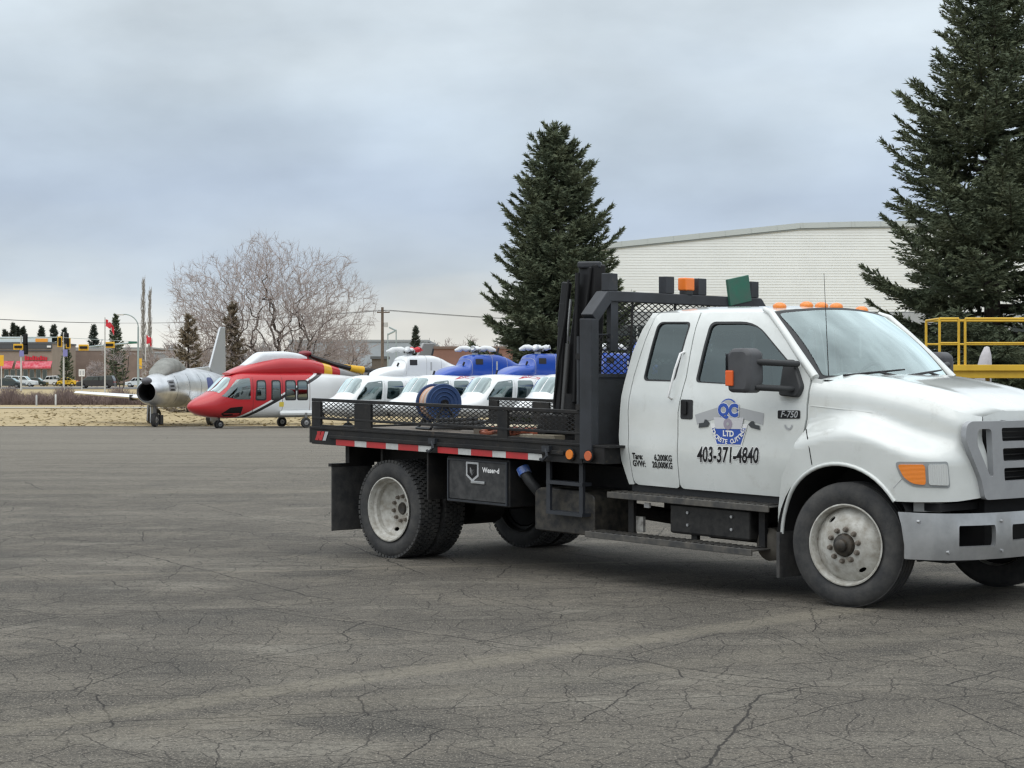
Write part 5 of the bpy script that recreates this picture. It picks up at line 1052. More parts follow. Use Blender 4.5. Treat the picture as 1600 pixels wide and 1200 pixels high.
mb = MB(); mb.add([(6.14, y, z) for y, z in ((-.68, .97), (.68, .97), (.80, 1.48), (-.80, 1.48))], [(0, 1, 2, 3)]); tpart(mb, 'grille_backing', M['dark'])
for k in range(9): mb = MB(); mb.b2(6.165, 6.18, -.5, .5, 1.10 + k * .042, 1.108 + k * .042); tpart(mb, 'grille_slat', M['ink'])

# ---- front bumper
plan = [(5.83, -1.15), (5.93, -1.125), (6.06, -1.05), (6.17, -.92), (6.245, -.73), (6.29, -.5), (6.31, -.2), (6.315, 0)]; plan = plan + [(s, -t) for s, t in plan[-2::-1]]
ps, al = curve1(list(range(len(plan))), [p[0] for p in plan]), len(plan) - 1; pt_ = lambda a: float(np.interp(a, range(len(plan)), [p[1] for p in plan]))
bf = lambda a, z: (ps(a) - .02 * ((z - .70) / .17) ** 2 - .05 * max(0, (.60 - z)) , pt_(a), z)
bo = rpoly([(.0, .862), (al, .862), (al - .55, .525), (.55, .525)], .05)
def bslot(a0, a1, z0, z1): return rpoly([(a0, z0), (a1, z0), (a1, z1), (a0, z1)], .05)
bs = [bslot(3.05, 4.6, .62, .775), bslot(al - 4.6, al - 3.05, .62, .775), bslot(5.3, al - 5.3, .65, .77)]
tpart(panel(bo, bs, bf, .12, .04), 'bumper', mat('bumper_silver', (.44, .45, .46), .32, .6, c2=(.33, .34, .35), vscale=5), None, 40, .006)
for sg in (-1, 1):
    for a_, z_ in ((4.9, .80), (4.9, .585), (2.6, .585), (1.3, .80)): p_ = Vector(bf(a_, z_)); p_.y *= -sg; mb = MB(); mb.cyl(p_ - Vector((.01, 0, 0)), p_ + Vector((.012, 0, 0)), .011, n=10); tpart(mb, 'bumper_bolt', M['chrome'], None, 40)
mb = MB(); mb.add([(bf(a, 0)[0] - .06, bf(a, 0)[1] * .9, z) for z in (.56, .84) for a in np.linspace(.6, al - .6, 12)], [(i, i + 1, 13 + i, 12 + i) for i in range(11)]); tpart(mb, 'bumper_backing', M['dark'])
mb = MB(); mb.b2(5.82, 6.06, -.98, .98, .87, .925); tpart(mb, 'valance', M['dark'])
for sg in (-1, 1): mb = MB(); mb.prism([(5.86, 1.02), (6.02, .92), (6.0, .80), (5.86, .9)], lambda u_, v_, w: (u_, sg * v_, w), .862, .93); tpart(mb, 'bumper_bracket', mat('valance', (.36, .36, .35), .6), None, 0)
mb = MB(); mb.b2(5.2, 6.1, -.95, .95, .50, .56); mb.b2(5.7, 6.12, -.5, .5, .56, 1.35); tpart(mb, 'engine_block', M['dark'])

# ---- mirrors
for sg in (-1, 1):
    mb = MB(); pl = rpoly([(4.40, 1.69), (4.60, 1.69), (4.625, 1.78), (4.62, 2.00), (4.57, 2.035), (4.43, 2.03), (4.39, 1.98)], .04)
    mb.prism(pl, lambda u_, v_, w: (u_ - .0 + .35 * (abs(w) - 1.29) * 0, w, v_), sg * 1.20, sg * 1.38); m_ = tpart(mb, 'mirror', mat('mirror_shell', (.055, .056, .062), .5, c2=(.075, .077, .083)), None, 40, .03)
    mb = MB(); mb.add([(4.386, sg * y, z) for y, z in ((1.22, 1.74), (1.38, 1.74), (1.38, 1.99), (1.22, 1.99))], [(0, 1, 2, 3)]); tpart(mb, 'mirror_glass', mat('mirror_glass', (.6, .63, .65), .05, 1.0), m_)
    mb = MB(); mb.box((4.43, sg * 1.385, 1.80), (.075, .02, .12)); q = tpart(mb, 'reflector', mat('orange_reflector', (.75, .12, .02), .35), m_, 0, .008)
    for z in (1.93, 1.735): mb = MB(); mb.tube([(4.60, sg * 1.28, z), (4.74, sg * 1.10, z - .01), (4.76, sg * .96, z - .012)], [.026, .024, .024], 8); tpart(mb, 'mirror_arm', M['plastic'], m_, 60)
    mb = MB(); mb.prism(rpoly([(4.62, 1.67), (4.80, 1.66), (4.83, 1.74), (4.76, 1.86), (4.70, 1.95), (4.62, 1.95)], .03), lambda u_, v_, w: (u_, sg * (TZ(v_) + w), v_), -.02, .05); tpart(mb, 'mirror_base', M['plastic'], m_, 40, .012)

# ---- cab interior
mb = MB(); mb.b2(2.99, 4.75, -.84, .84, .92, .99); tpart(mb, 'cab_floor', mat('cab_carpet', (.05, .05, .052), .95))
for y in (-.42, .42):
    mb = MB(); mb.box((3.92, y, 1.34), (.52, .52, .16)); s_ = tpart(mb, 'seat', M['cloth'], None, 40, .05)
    mb = MB(); mb.box((3.66, y, 1.68), (.14, .50, .66), Matrix.Rotation(-.16, 3, 'Y')); tpart(mb, 'backrest', M['cloth'], s_, 40, .05)
    mb = MB(); mb.box((3.60, y, 2.06), (.10, .26, .17)); tpart(mb, 'headrest', M['cloth'], s_, 40, .04)
mb = MB(); mb.box((3.25, 0, 1.30), (.40, 1.4, .16)); mb.box((3.1, 0, 1.6), (.12, 1.4, .6)); tpart(mb, 'rear_bench', M['cloth'], None, 40, .04)
mb = MB(); mb.prism(rpoly([(4.55, 1.45), (4.50, 1.70), (4.62, 1.79), (5.0, 1.80), (4.98, 1.45)], .04), lambda u_, v_, w: (u_, w, v_), -.84, .84); tpart(mb, 'dashboard', mat('dash_grey', (.34, .36, .365), .8), None, 40)
mb = MB(); mb.box((4.83, .28, 1.815), (.20, .34, .02), Matrix.Rotation(.3, 3, 'Z')); tpart(mb, 'dash_papers', M['letterw'], None, 0)
mb = MB(); ax = Vector((-.85, 0, .52)); d_, a_, b__ = frame(ax); c_ = Vector((4.40, .42, 1.76)); mb.tube([c_ + (a_ * math.cos(t) + b__ * math.sin(t)) * .20 for t in np.linspace(0, 2 * PI, 33)], .014, 8); mb.tube([c_ - a_ * .2, c_ + a_ * .2], .012, 6); mb.tube([c_, c_ - ax * .3], .025, 8); tpart(mb, 'steering_wheel', M['plastic'], None, 60)

# ---- lettering and emblem on the doors
def deco(poly, mt, name, off, sg, parent, r=0.0): return side_panel(rpoly(poly, r, 4) if r else poly, [], sg, name, mt, parent, off, .0, .06)
def door_text(body, size, s, z, mt, name, sg, parent, off=.004, bold=0.0, sx=1.0, tilt=0.0, shear=0.0, align='CENTER'):
    vs, fs = text_mesh(body, size, bold, shear, sx, align); c_, s_ = math.cos(tilt), math.sin(tilt); mb = MB(); d = -1 if sg > 0 else 1
    mb.add([(s + d * (x * c_ - y * s_), sg * (TZ(z + x * s_ + y * c_) + off), z + x * s_ + y * c_) for x, y in vs], fs); return tpart(mb, name, mt, parent, 0)
circ = lambda cx, cz, r, n=28, a0=0, a1=2 * PI: [(cx + r * math.cos(a0 + (a1 - a0) * k / n), cz + r * math.sin(a0 + (a1 - a0) * k / n)) for k in range(n if abs(a1 - a0 - 2 * PI) < .01 else n + 1)]
for sg in (-1, 1):
    d, e_ = doors[sg], doors[2 * sg]; cx = 4.095
    deco([(3.742, 1.492), (3.98, 1.558), (4.095, 1.575), (4.21, 1.565), (4.455, 1.527), (4.445, 1.435), (4.26, 1.475), (3.95, 1.465), (3.765, 1.415)], M['lgrey'], 'emblem_wings', .003, sg, d)
    deco(circ(cx, 1.535, .098), M['blue'], 'emblem_ring', .005, sg, d); deco(circ(cx, 1.535, .088), M['lgrey'], 'emblem_disc', .007, sg, d)
    deco([(3.905, 1.428), (4.295, 1.438), (4.235, 1.262), (3.972, 1.257)], M['letterw'], 'emblem_border', .005, sg, d); deco([(3.925, 1.395), (4.275, 1.402), (4.225, 1.272), (3.982, 1.267)], M['blue'], 'emblem_shield', .007, sg, d)
    deco([(3.945, 1.478), (4.255, 1.486), (4.235, 1.395), (3.965, 1.388)], mat('emblem_pale', (.60, .60, .62), .5), 'emblem_band', .009, sg, d); deco(circ(cx, 1.43, .045, 18), mat('emblem_purple', (.33, .29, .36), .5), 'emblem_blade', .011, sg, d); deco(circ(cx, 1.43, .014, 10), M['lgrey'], 'emblem_blade_hole', .0125, sg, d)
    ring = [(cx + r * math.cos(a), 1.395 + r * .78 * math.sin(a)) for r, rng_ in ((.168, 1), (.126, -1)) for a in (np.linspace(PI, 2 * PI, 16) if rng_ > 0 else np.linspace(2 * PI, PI, 16))]
    for s_, pl in ((3.84, [(3.785, 1.388), (3.79, 1.425), (3.84, 1.43), (3.85, 1.458), (3.875, 1.455), (3.905, 1.43), (3.88, 1.40)]), (4.36, [(4.30, 1.435), (4.33, 1.46), (4.355, 1.463), (4.37, 1.435), (4.415, 1.43), (4.42, 1.395), (4.33, 1.41)])): deco(pl, mat('emblem_dark', (.05, .055, .06), .5), 'emblem_hand', .008, sg, d)
    door_text('QC', .135, cx, 1.535, M['letterw'], 'lettering', sg, d, .009, .013, 1.0); door_text('QC', .135, cx, 1.535, M['blue'], 'lettering', sg, d, .011, .008, 1.0)
    door_text('LTD', .062, cx + .005, 1.352, M['letterw'], 'lettering', sg, d, .010, .0028)
    mb = MB(); word = 'CONCRETE CUTTING'; dd_ = -1 if sg > 0 else 1
    for i, ch in enumerate(word):
        if ch == ' ': continue
        a = PI * 1.02 + PI * .96 * (i + .5) / len(word); vs, fs = text_mesh(ch, .050, .0016); r_ = .140
        px, pz = r_ * 1.12 * math.cos(a), r_ * .80 * math.sin(a); ta = a + PI / 2; pp = []
        for x, y in vs:
            X_, Z_ = px + x * math.cos(ta) - y * math.sin(ta), 1.400 + pz + x * math.sin(ta) + y * math.cos(ta); pp.append((cx + dd_ * X_, sg * (TZ(Z_) + .0115), Z_))
        mb.add(pp, fs)
    tpart(mb, 'arched_lettering', M['letterw'], d, 0)
    door_text('403-371-4840', .172, 4.092, 1.178, M['letterw'], 'phone_outline', sg, d, .004, .010, .655, .035, .12); door_text('403-371-4840', .172, 4.092, 1.178, M['ink'], 'phone_number', sg, d, .0065, .0040, .655, .035, .12)
    if sg < 0:
        for k, (a, b_) in enumerate((('Tare:', '6,200KG'), ('GVW:', '20,000KG'))):
            door_text(a, .070, 3.055, 1.122 - .060 * k, M['ink'], 'weight_lettering', sg, e_, .004, .0022, .8, 0, 0, 'LEFT'); door_text(b_, .070, 3.50, 1.122 - .060 * k, M['ink'], 'weight_lettering', sg, e_, .004, .0022, .78, 0, 0, 'RIGHT')
    deco([(4.594, 1.49), (4.594, 1.555), (4.812, 1.562), (4.812, 1.498)], M['ink'], 'badge', .006, sg, d, .012); door_text('F-750', .072, 4.705, 1.526, M['chrome'], 'badge_lettering', sg, d, .009, .0012, 1.0, .01, .25)
    deco(circ(4.70, 1.447, .040, 14, PI, 2 * PI) + circ(4.70, 1.447, .026, 14, 2 * PI, PI)[::1], M['chrome'], 'small_badge', .006, sg, d)

# ---- chassis, wheels
mb = MB()
for y in (-.43, .43): mb.b2(-1.0, 6.0, y - .04, y + .04, .72, .98)
for x in (-.9, .9, 2.2, 3.4, 4.4, 5.4): mb.b2(x - .05, x + .05, -.39, .39, .76, .94)
tpart(mb, 'chassis_frame', M['black'], None, 0)
mb = MB(); mb.tube([(0, -.95, .465), (0, -.25, .465), (0, -.2, .47), (0, .2, .47), (0, .25, .465), (0, .95, .465)], [.07, .075, .2, .2, .075, .07], 14); mb.tube([(.1, 0, .5), (3.3, 0, .74)], .06, 10); mb.tube([(WB, -.9, .43), (WB, .9, .43)], .06, 10); tpart(mb, 'axles', M['black'], None, 40, 0, False)
mb = MB()
for y in (-.5, .5):
    for x0, x1, c in ((-.75, .75, 0), (WB - .7, WB + .7, WB)): mb.tube([(x0, y, .74), (c, y, .54), (x1, y, .74)], .045, 6)
tpart(mb, 'leaf_springs', M['black'], None, 40, 0, False)
mb = MB(); mb.b2(3.3, 4.5, -.35, .35, .42, .72); mb.tube([(3.0, .1, .5), (1.2, .3, .55)], .07, 10); tpart(mb, 'gearbox', M['black'], None, 0, .03)
TR, TW = .465, .255
def tyre(drive):
    h = TW / 2
    prof = [(.295, h - .02), (.315, h - .012), (.34, h + .004), (.385, h + .008), (.42, h), (.445, h - .012), (.458, h - .03)]
    inner = []
    if not drive:
        for k in range(4):
            c = -.075 + k * .05; inner += [(TR, c + .021), (TR, c + .006), (TR - .014, c + .004), (TR - .014, c - .004), (TR, c - .006), (TR, c - .021)]
        inner = [(r, y) for r, y in sorted(inner, key=lambda q: -q[1])]
    else: inner = [(TR - .014, h - .05), (TR - .014, -h + .05)]
    prof = [(r, y) for r, y in prof] + inner + [(r, -y) for r, y in prof[::-1]] + [(.29, -h + .04), (.29, h - .04)]
    mb = MB(); mb.lathe(prof, n=72, closed=True)
    for k in range(60 if drive else 0):
        t = 2 * PI * k / 60
        for j, y in enumerate((-.095, -.048, 0, .048, .095)):
            tt = t + (PI / 60 if j % 2 else 0); R = Matrix.Rotation(-tt, 3, 'Y'); w = .034 if abs(y) < .09 else .05
            mb.box(R @ Vector((TR - .009, y, 0)) , (.024, w, .034), R)
    return mb.build('tyre', M['rubber'], None, 30)
tyre_f, tyre_d = tyre(False), tyre(True)
def rotpoly(poly, a): c, s = math.cos(a), math.sin(a); return [(x * c - y * s, x * s + y * c) for x, y in poly]
ell = lambda cx, cy, rx, ry, n=14: [(cx + rx * math.cos(2 * PI * k / n), cy + ry * math.sin(2 * PI * k / n)) for k in range(n)]
def wheel_disc(prof, R, r0, holes, sgn):
    """disc with real hand holes; prof(r) -> offset along the axle (outwards positive); outside faces local -y"""
    return panel([(R * math.cos(t), R * math.sin(t)) for t in np.linspace(0, 2 * PI, 49)[:-1]], [ell(0, 0, r0, r0, 24)] + holes, lambda u, v: (u, -prof(math.hypot(u, v)), v), .04, .012)
nutm = mat('lug_steel', (.22, .19, .16), .5, .5, var=.4, vscale=40); hubm = mat('greasy_hub', (.016, .015, .014), .4, c2=(.06, .048, .035), vscale=14)
def nut():
    mb = MB(); mb.lathe([(.0, -.035), (.012, -.034), (.0135, -.03), (.0155, -.028), (.0165, -.006), (.021, -.004), (.021, .004)], n=12); return mb.build('lug_nut', nutm, None, 30)
nut0 = nut()
def make_wheel(front, loc, rz, flip, inner=False):
    w = empty('wheel', loc, rz + (PI if flip else 0), truck); t = share(tyre_f if front else tyre_d, parent=w); t.name = 'tyre'
    mb = MB(); h = TW / 2
    if front: mb.lathe([(.302, -h + .004), (.306, -h - .004), (.296, -h - .006), (.284, -h + .012), (.280, -h + .05), (.262, .0), (.29, h - .01)], n=56)
    else: mb.lathe([(.302, -h + .004), (.308, -h - .006), (.297, -h - .010), (.283, -h + .012), (.280, -h + .045), (.258, -h + .06), (.250, -h + .165), (.29, h - .01)], n=56)
    rimo = mb.build('rim', M['black'] if inner else M['rim'], w, 30)
    if front:
        pf = curve1([0, .085, .15, .165, .205, .25, .283], [.150, .150, .148, .140, .118, .085, .052]); off = -.005
        holes = [rotpoly(ell(.222, 0, .016, .034), a) for a in (math.radians(125), math.radians(-55))]
        wheel_disc(lambda r: pf(r) + off, .282, .088, holes, 1).build('wheel_disc', M['rim'], w, 30)
        mb = MB(); mb.lathe([(.284, .06), (.2, .05), (.05, .04)], n=30); mb.build('brake_drum', M['dark'], w, 30)
        mb = MB(); mb.lathe([(.0, -.225), (.03, -.224), (.045, -.215), (.05, -.185), (.075, -.178), (.083, -.165), (.086, -.10)], n=28); mb.build('hub', hubm, w, 35)
        for k in range(10): a = 2 * PI * (k + .3) / 10; share(nut0, parent=w, location=(.118 * math.cos(a), -.146, .118 * math.sin(a))).name = 'lug_nut'
    elif inner:
        mb = MB(); mb.lathe([(.0, -.10), (.12, -.10), (.2, -.07), (.245, -.06), (.25, .05)], n=30); mb.build('brake_drum', M['dark'], w, 30)
    else:
        pf = curve1([0, .085, .15, .19, .22, .256], [-.045, -.045, -.043, -.03, -.008, .022]); off = 0
        holes = [rotpoly(ell(.205, 0, .018, .032), a) for a in (math.radians(75), math.radians(-105))]
        wheel_disc(lambda r: pf(r), .256, .06, holes, 1).build('wheel_disc', M['rim'], w, 30)
        mb = MB(); mb.lathe([(.25, .1), (.1, .09)], n=30); mb.build('brake_drum', M['dark'], w, 30)
        mb = MB(); mb.lathe([(.0, .035), (.05, .03), (.062, .06), (.085, .05)], n=24); mb.build('hub', hubm, w, 35)
        for k in range(10): a = 2 * PI * (k + .3) / 10; share(nut0, parent=w, location=(.118 * math.cos(a), .045, .118 * math.sin(a))).name = 'lug_nut'
    return w
ST = math.radians(8.0)
make_wheel(True, (WB, -1.0, TR), ST, False); make_wheel(True, (WB, 1.0, TR), ST, True)
for y, fl in ((-1.01, False), (-.70, True), (.70, False), (1.01, True)): make_wheel(False, (0, y, TR), 0, fl, abs(y) < .9)
for o in (tyre_f, tyre_d, nut0): bpy.data.objects.remove(o)

# ---- bed
X0, X1, HWD = -1.12, 2.66, 1.205; DK = 1.20
for i in range(11):
    y0 = -1.15 + i * 2.3 / 11; mb = MB(); mb.b2(X0 + .06, X1, y0 + .004, y0 + 2.3 / 11 - .004, DK - .04, DK + rnd.uniform(-.003, .003)); tpart(mb, 'deck_plank', M['wood'], None, 0, .004)
for sg in (-1, 1):
    mb = MB(); mb.b2(X0, X1, sg * 1.16, sg * HWD, 1.04, 1.215); mb.b2(X0, X1, sg * HWD, sg * (HWD + .012), 1.19, 1.215); mb.b2(X0 + .3, 2.45, sg * HWD, sg * (HWD + .02), 1.105, 1.14); tpart(mb, 'side_channel', M['black'], None, 0, .004)
    # reflective tape, red and white lengths
    for a, b_ in ((-.72, .71), (.80, 2.18)):
        k = 6; ln = (b_ - a); x = a
        for j in range(6):
            l = ln * (.205 if j % 2 == 0 else .128); mb = MB(); mb.b2(x, x + l - .002, sg * (HWD + .002), sg * (HWD + .006), 1.044, 1.10); tpart(mb, 'reflective_tape', M['red'] if j % 2 == 0 else M['tapew'], None, 0); x += l
    # ratchet hook hanging from the channel
    for xh in (.75, 2.25): mb = MB(); mb.tube([(xh, sg * (HWD + .03), 1.15), (xh + .03, sg * (HWD + .045), 1.09), (xh - .02, sg * (HWD + .05), 1.05), (xh - .06, sg * (HWD + .04), 1.06)], .014, 6); mb.box((xh, sg * (HWD + .02), 1.15), (.09, .04, .05)); tpart(mb, 'strap_winch', M['rackgrey'], None, 40)
mb = MB(); mb.b2(X0 - .04, X0 - .002, -HWD, HWD, 1.05, 1.215); tpart(mb, 'rear_sill', M['black'], None, 0, .004)
for x in (-.8, -.2, .4, 1.0, 1.6, 2.2): mb = MB(); mb.b2(x - .04, x + .04, -1.15, 1.15, 1.06, 1.155); tpart(mb, 'cross_member', M['black'], None, 0)
def xmesh(o, u, v, lu, lv, cu=.074, cv=.036, w=.0085, nrm=None):
    """expanded metal: diamonds of slanted strands between o, o+u*lu and o+v*lv"""
    o, u, v = Vector(o), Vector(u).normalized(), Vector(v).normalized(); n = u.cross(v); mb = MB(); nu, nv = int(lu / cu), int(lv / cv); cu, cv = lu / nu, lv / nv
    for j in range(nv):
        for i in range(nu):
            for p, q in ((0, 1), (1, 0)):
                a = o + u * (cu * (i + (.5 if p else 0))) + v * (cv * j); b_ = a + u * (cu * .5 * (1 if p == 0 else 1)) + v * cv * (1 if True else 0)
                a2 = o + u * cu * i + v * cv * j; pts = [(0, .5), (.5, 1)] if p == 0 else [(.5, 0), (1, .5)]
                for (s0, s1) in (((0, .5), (.5, 1)), ((.5, 1), (1, .5)), ((1, .5), (.5, 0)), ((.5, 0), (0, .5)))[2 * p:2 * p + 2]:
                    A = a2 + u * cu * s0[0] + v * cv * s0[1]; B = a2 + u * cu * s1[0] + v * cv * s1[1]; mb.bar(A - n * .002, B + n * .002, w, .003, n)
    return mb
def side_rail(sg):
    y = sg * 1.19; m = M['black']
    mb = MB(); mb.b2(X0, X1 - .02, y - .018, y + .018, 1.462, 1.494); tpart(mb, 'top_rail', m, None, 0, .005)
    mb = MB(); mb.b2(X0, X1 - .02, y - .016, y + .016, 1.285, 1.31); tpart(mb, 'lower_rail', m, None, 0, .005)
    mb = MB(); mb.b2(X0, X1 - .02, y - .012, y + .012, 1.216, 1.235); tpart(mb, 'kick_strip', m, None, 0)
    for a, b_ in ((X0, X0 + .14), (-.44, -.19), (1.60, 1.73), (X1 - .09, X1 - .02)): mb = MB(); mb.b2(a, b_, y - .014, y + .014, 1.215, 1.46); tpart(mb, 'rail_post', m, None, 0)
    for a, b_ in ((X0 + .14, -.44), (-.19, 1.60), (1.73, X1 - .09)): o = tpart(xmesh((a, y, 1.31), (1, 0, 0), (0, 0, 1), b_ - a, .147), 'mesh_panel', m, None, 0); o['kind'] = 'stuff'
for sg in (-1, 1): side_rail(sg)
# decal on the rear corner
mb = MB(); c_ = -HWD - .004
for k, (x, w, mt) in enumerate(((-1.06, .05, 'red'), (-1.0, .05, 'red'), (-.94, .05, 'lgrey'))):
    mb = MB(); mb.add([(x, c_, 1.08), (x + w, c_, 1.08), (x + w + .045, c_, 1.17), (x + .045, c_, 1.17)], [(0, 1, 2, 3)]); tpart(mb, 'corner_decal', M[mt], None, 0)
mb = MB(); mb.add([(-1.03, c_ - .001, 1.165), (-1.0, c_ - .001, 1.17), (-.955, c_ - .001, 1.085), (-.985, c_ - .001, 1.08)], [(0, 1, 2, 3)]); tpart(mb, 'corner_decal', M['red'], None, 0)
# headboard
HX = 2.735
mb = MB()
for sg in (-1, 1):
    mb = MB(); mb.b2(HX - .09, HX + .05, sg * 1.225, sg * 1.13, 1.08, 2.27); tpart(mb, 'headboard_post', M['rackgrey'], None, 0, .008)
    mb = MB(); mb.bar((HX - .02, sg * 1.178, 2.27), (HX - .02, sg * .985, 2.475), .138, .10, (0, sg * -1, 1)); tpart(mb, 'headboard_brace', M['rackgrey'], None, 0, .008)
    mb = MB(); mb.b2(HX - .02, HX + .03, sg * .965, sg * .875, 2.0, 2.42); tpart(mb, 'headboard_upright', M['rackgrey'], None, 0)
    mb = MB(); mb.tube([(HX - .12, sg * 1.20, 1.50), (HX - .12, sg * 1.20, 2.12)], .018, 8); tpart(mb, 'handrail', M['rackgrey'], None, 60)
    for z in (1.52, 1.95): mb = MB(); mb.box((HX - .11, sg * 1.20, z), (.05, .05, .05)); tpart(mb, 'handrail_clamp', M['black'], None, 0)
mb = MB(); mb.b2(HX - .08, HX + .05, -1.01, 1.01, 2.42, 2.51); tpart(mb, 'headboard_beam', M['rackgrey'], None, 0, .008)
mb = MB(); mb.b2(HX - .02, HX + .02, -1.13, 1.13, 1.21, 1.775); tpart(mb, 'headboard_panel', mat('headboard_sheet', (.03, .033, .037), .55, c2=(.02, .021, .023)), None, 0)
mb = MB(); mb.b2(HX - .03, HX + .03, -1.13, 1.13, 1.775, 1.805); tpart(mb, 'headboard_rail', M['rackgrey'], None, 0)
mb = MB(); mb.b2(HX - .012, HX + .012, -1.13, 1.13, 2.135, 2.145); tpart(mb, 'headboard_rod', M['rackgrey'], None, 0)
o = tpart(xmesh((HX, -1.125, 1.805), (0, 1, 0), (0, 0, 1), 2.25, .335, .08, .042, .009), 'mesh_panel', M['black'], None, 0); o['kind'] = 'stuff'
o = tpart(xmesh((HX, -.875, 2.14), (0, 1, 0), (0, 0, 1), 1.75, .28, .08, .042, .009), 'mesh_panel', M['black'], None, 0); o['kind'] = 'stuff'
for y in (.72, .3, -.15, -.72): mb = MB(); mb.tube([(HX + .025, y, 1.8), (HX + .025, y * .96, 2.43)], .011, 6); tpart(mb, 'headboard_rod', M['black'], None, 60)
for y in (-.95, -.23, .20, .93): mb = MB(); mb.b2(HX - .045, HX + .045, y - .055, y + .055, 2.511, 2.66); tpart(mb, 'stake_stub', M['rackgrey'], None, 0, .006)
mb = MB(); mb.cyl((HX, .03, 2.511), (HX, .03, 2.545), .06, n=20); bb_ = tpart(mb, 'beacon_base', M['plastic'], None, 40)
mb = MB(); mb.b2(HX - .05, HX + .05, -.03, .09, 2.545, 2.66); tpart(mb, 'beacon_lens', mat('beacon_orange', (.85, .20, .02), .25, coat=.5), bb_, 0, .012)
for y in (-.7, -.25, .25, .7): mb = MB(); mb.box((HX - .085, y, 2.47), (.02, .05, .035)); tpart(mb, 'headboard_light', M['ink'], None, 0)
for x, y, m in ((HX - .2, 1.221, 'amber'), (HX + .03, 1.231, 'amber')):
    for sg in (-1, 1):
        mb = MB(); mb.cyl((x, sg * (y - .004), 1.115), (x, sg * (y + .018), 1.115), .045, .04, 18); l = tpart(mb, 'marker_light', mat('amber_marker', (.75, .22, .03), .35) if x < HX else mat('red_amber_marker', (.55, .13, .05), .4), None, 40)
        mb = MB(); mb.lathe([(.044, 0), (.054, 0), (.054, .012), (.044, .014)], o=(x, sg * (y - .004), 1.115), ax=(0, sg, 0), n=20, closed=True); tpart(mb, 'light_ring', M['ink'], l, 40)
mb = MB(); mb.b2(2.661, HX + .18, -1.2, 1.2, 1.05, 1.185); mb.b2(2.66, HX + .24, -1.205, 1.205, 1.186, 1.208); tpart(mb, 'front_sill', M['black'], None, 0, .004)
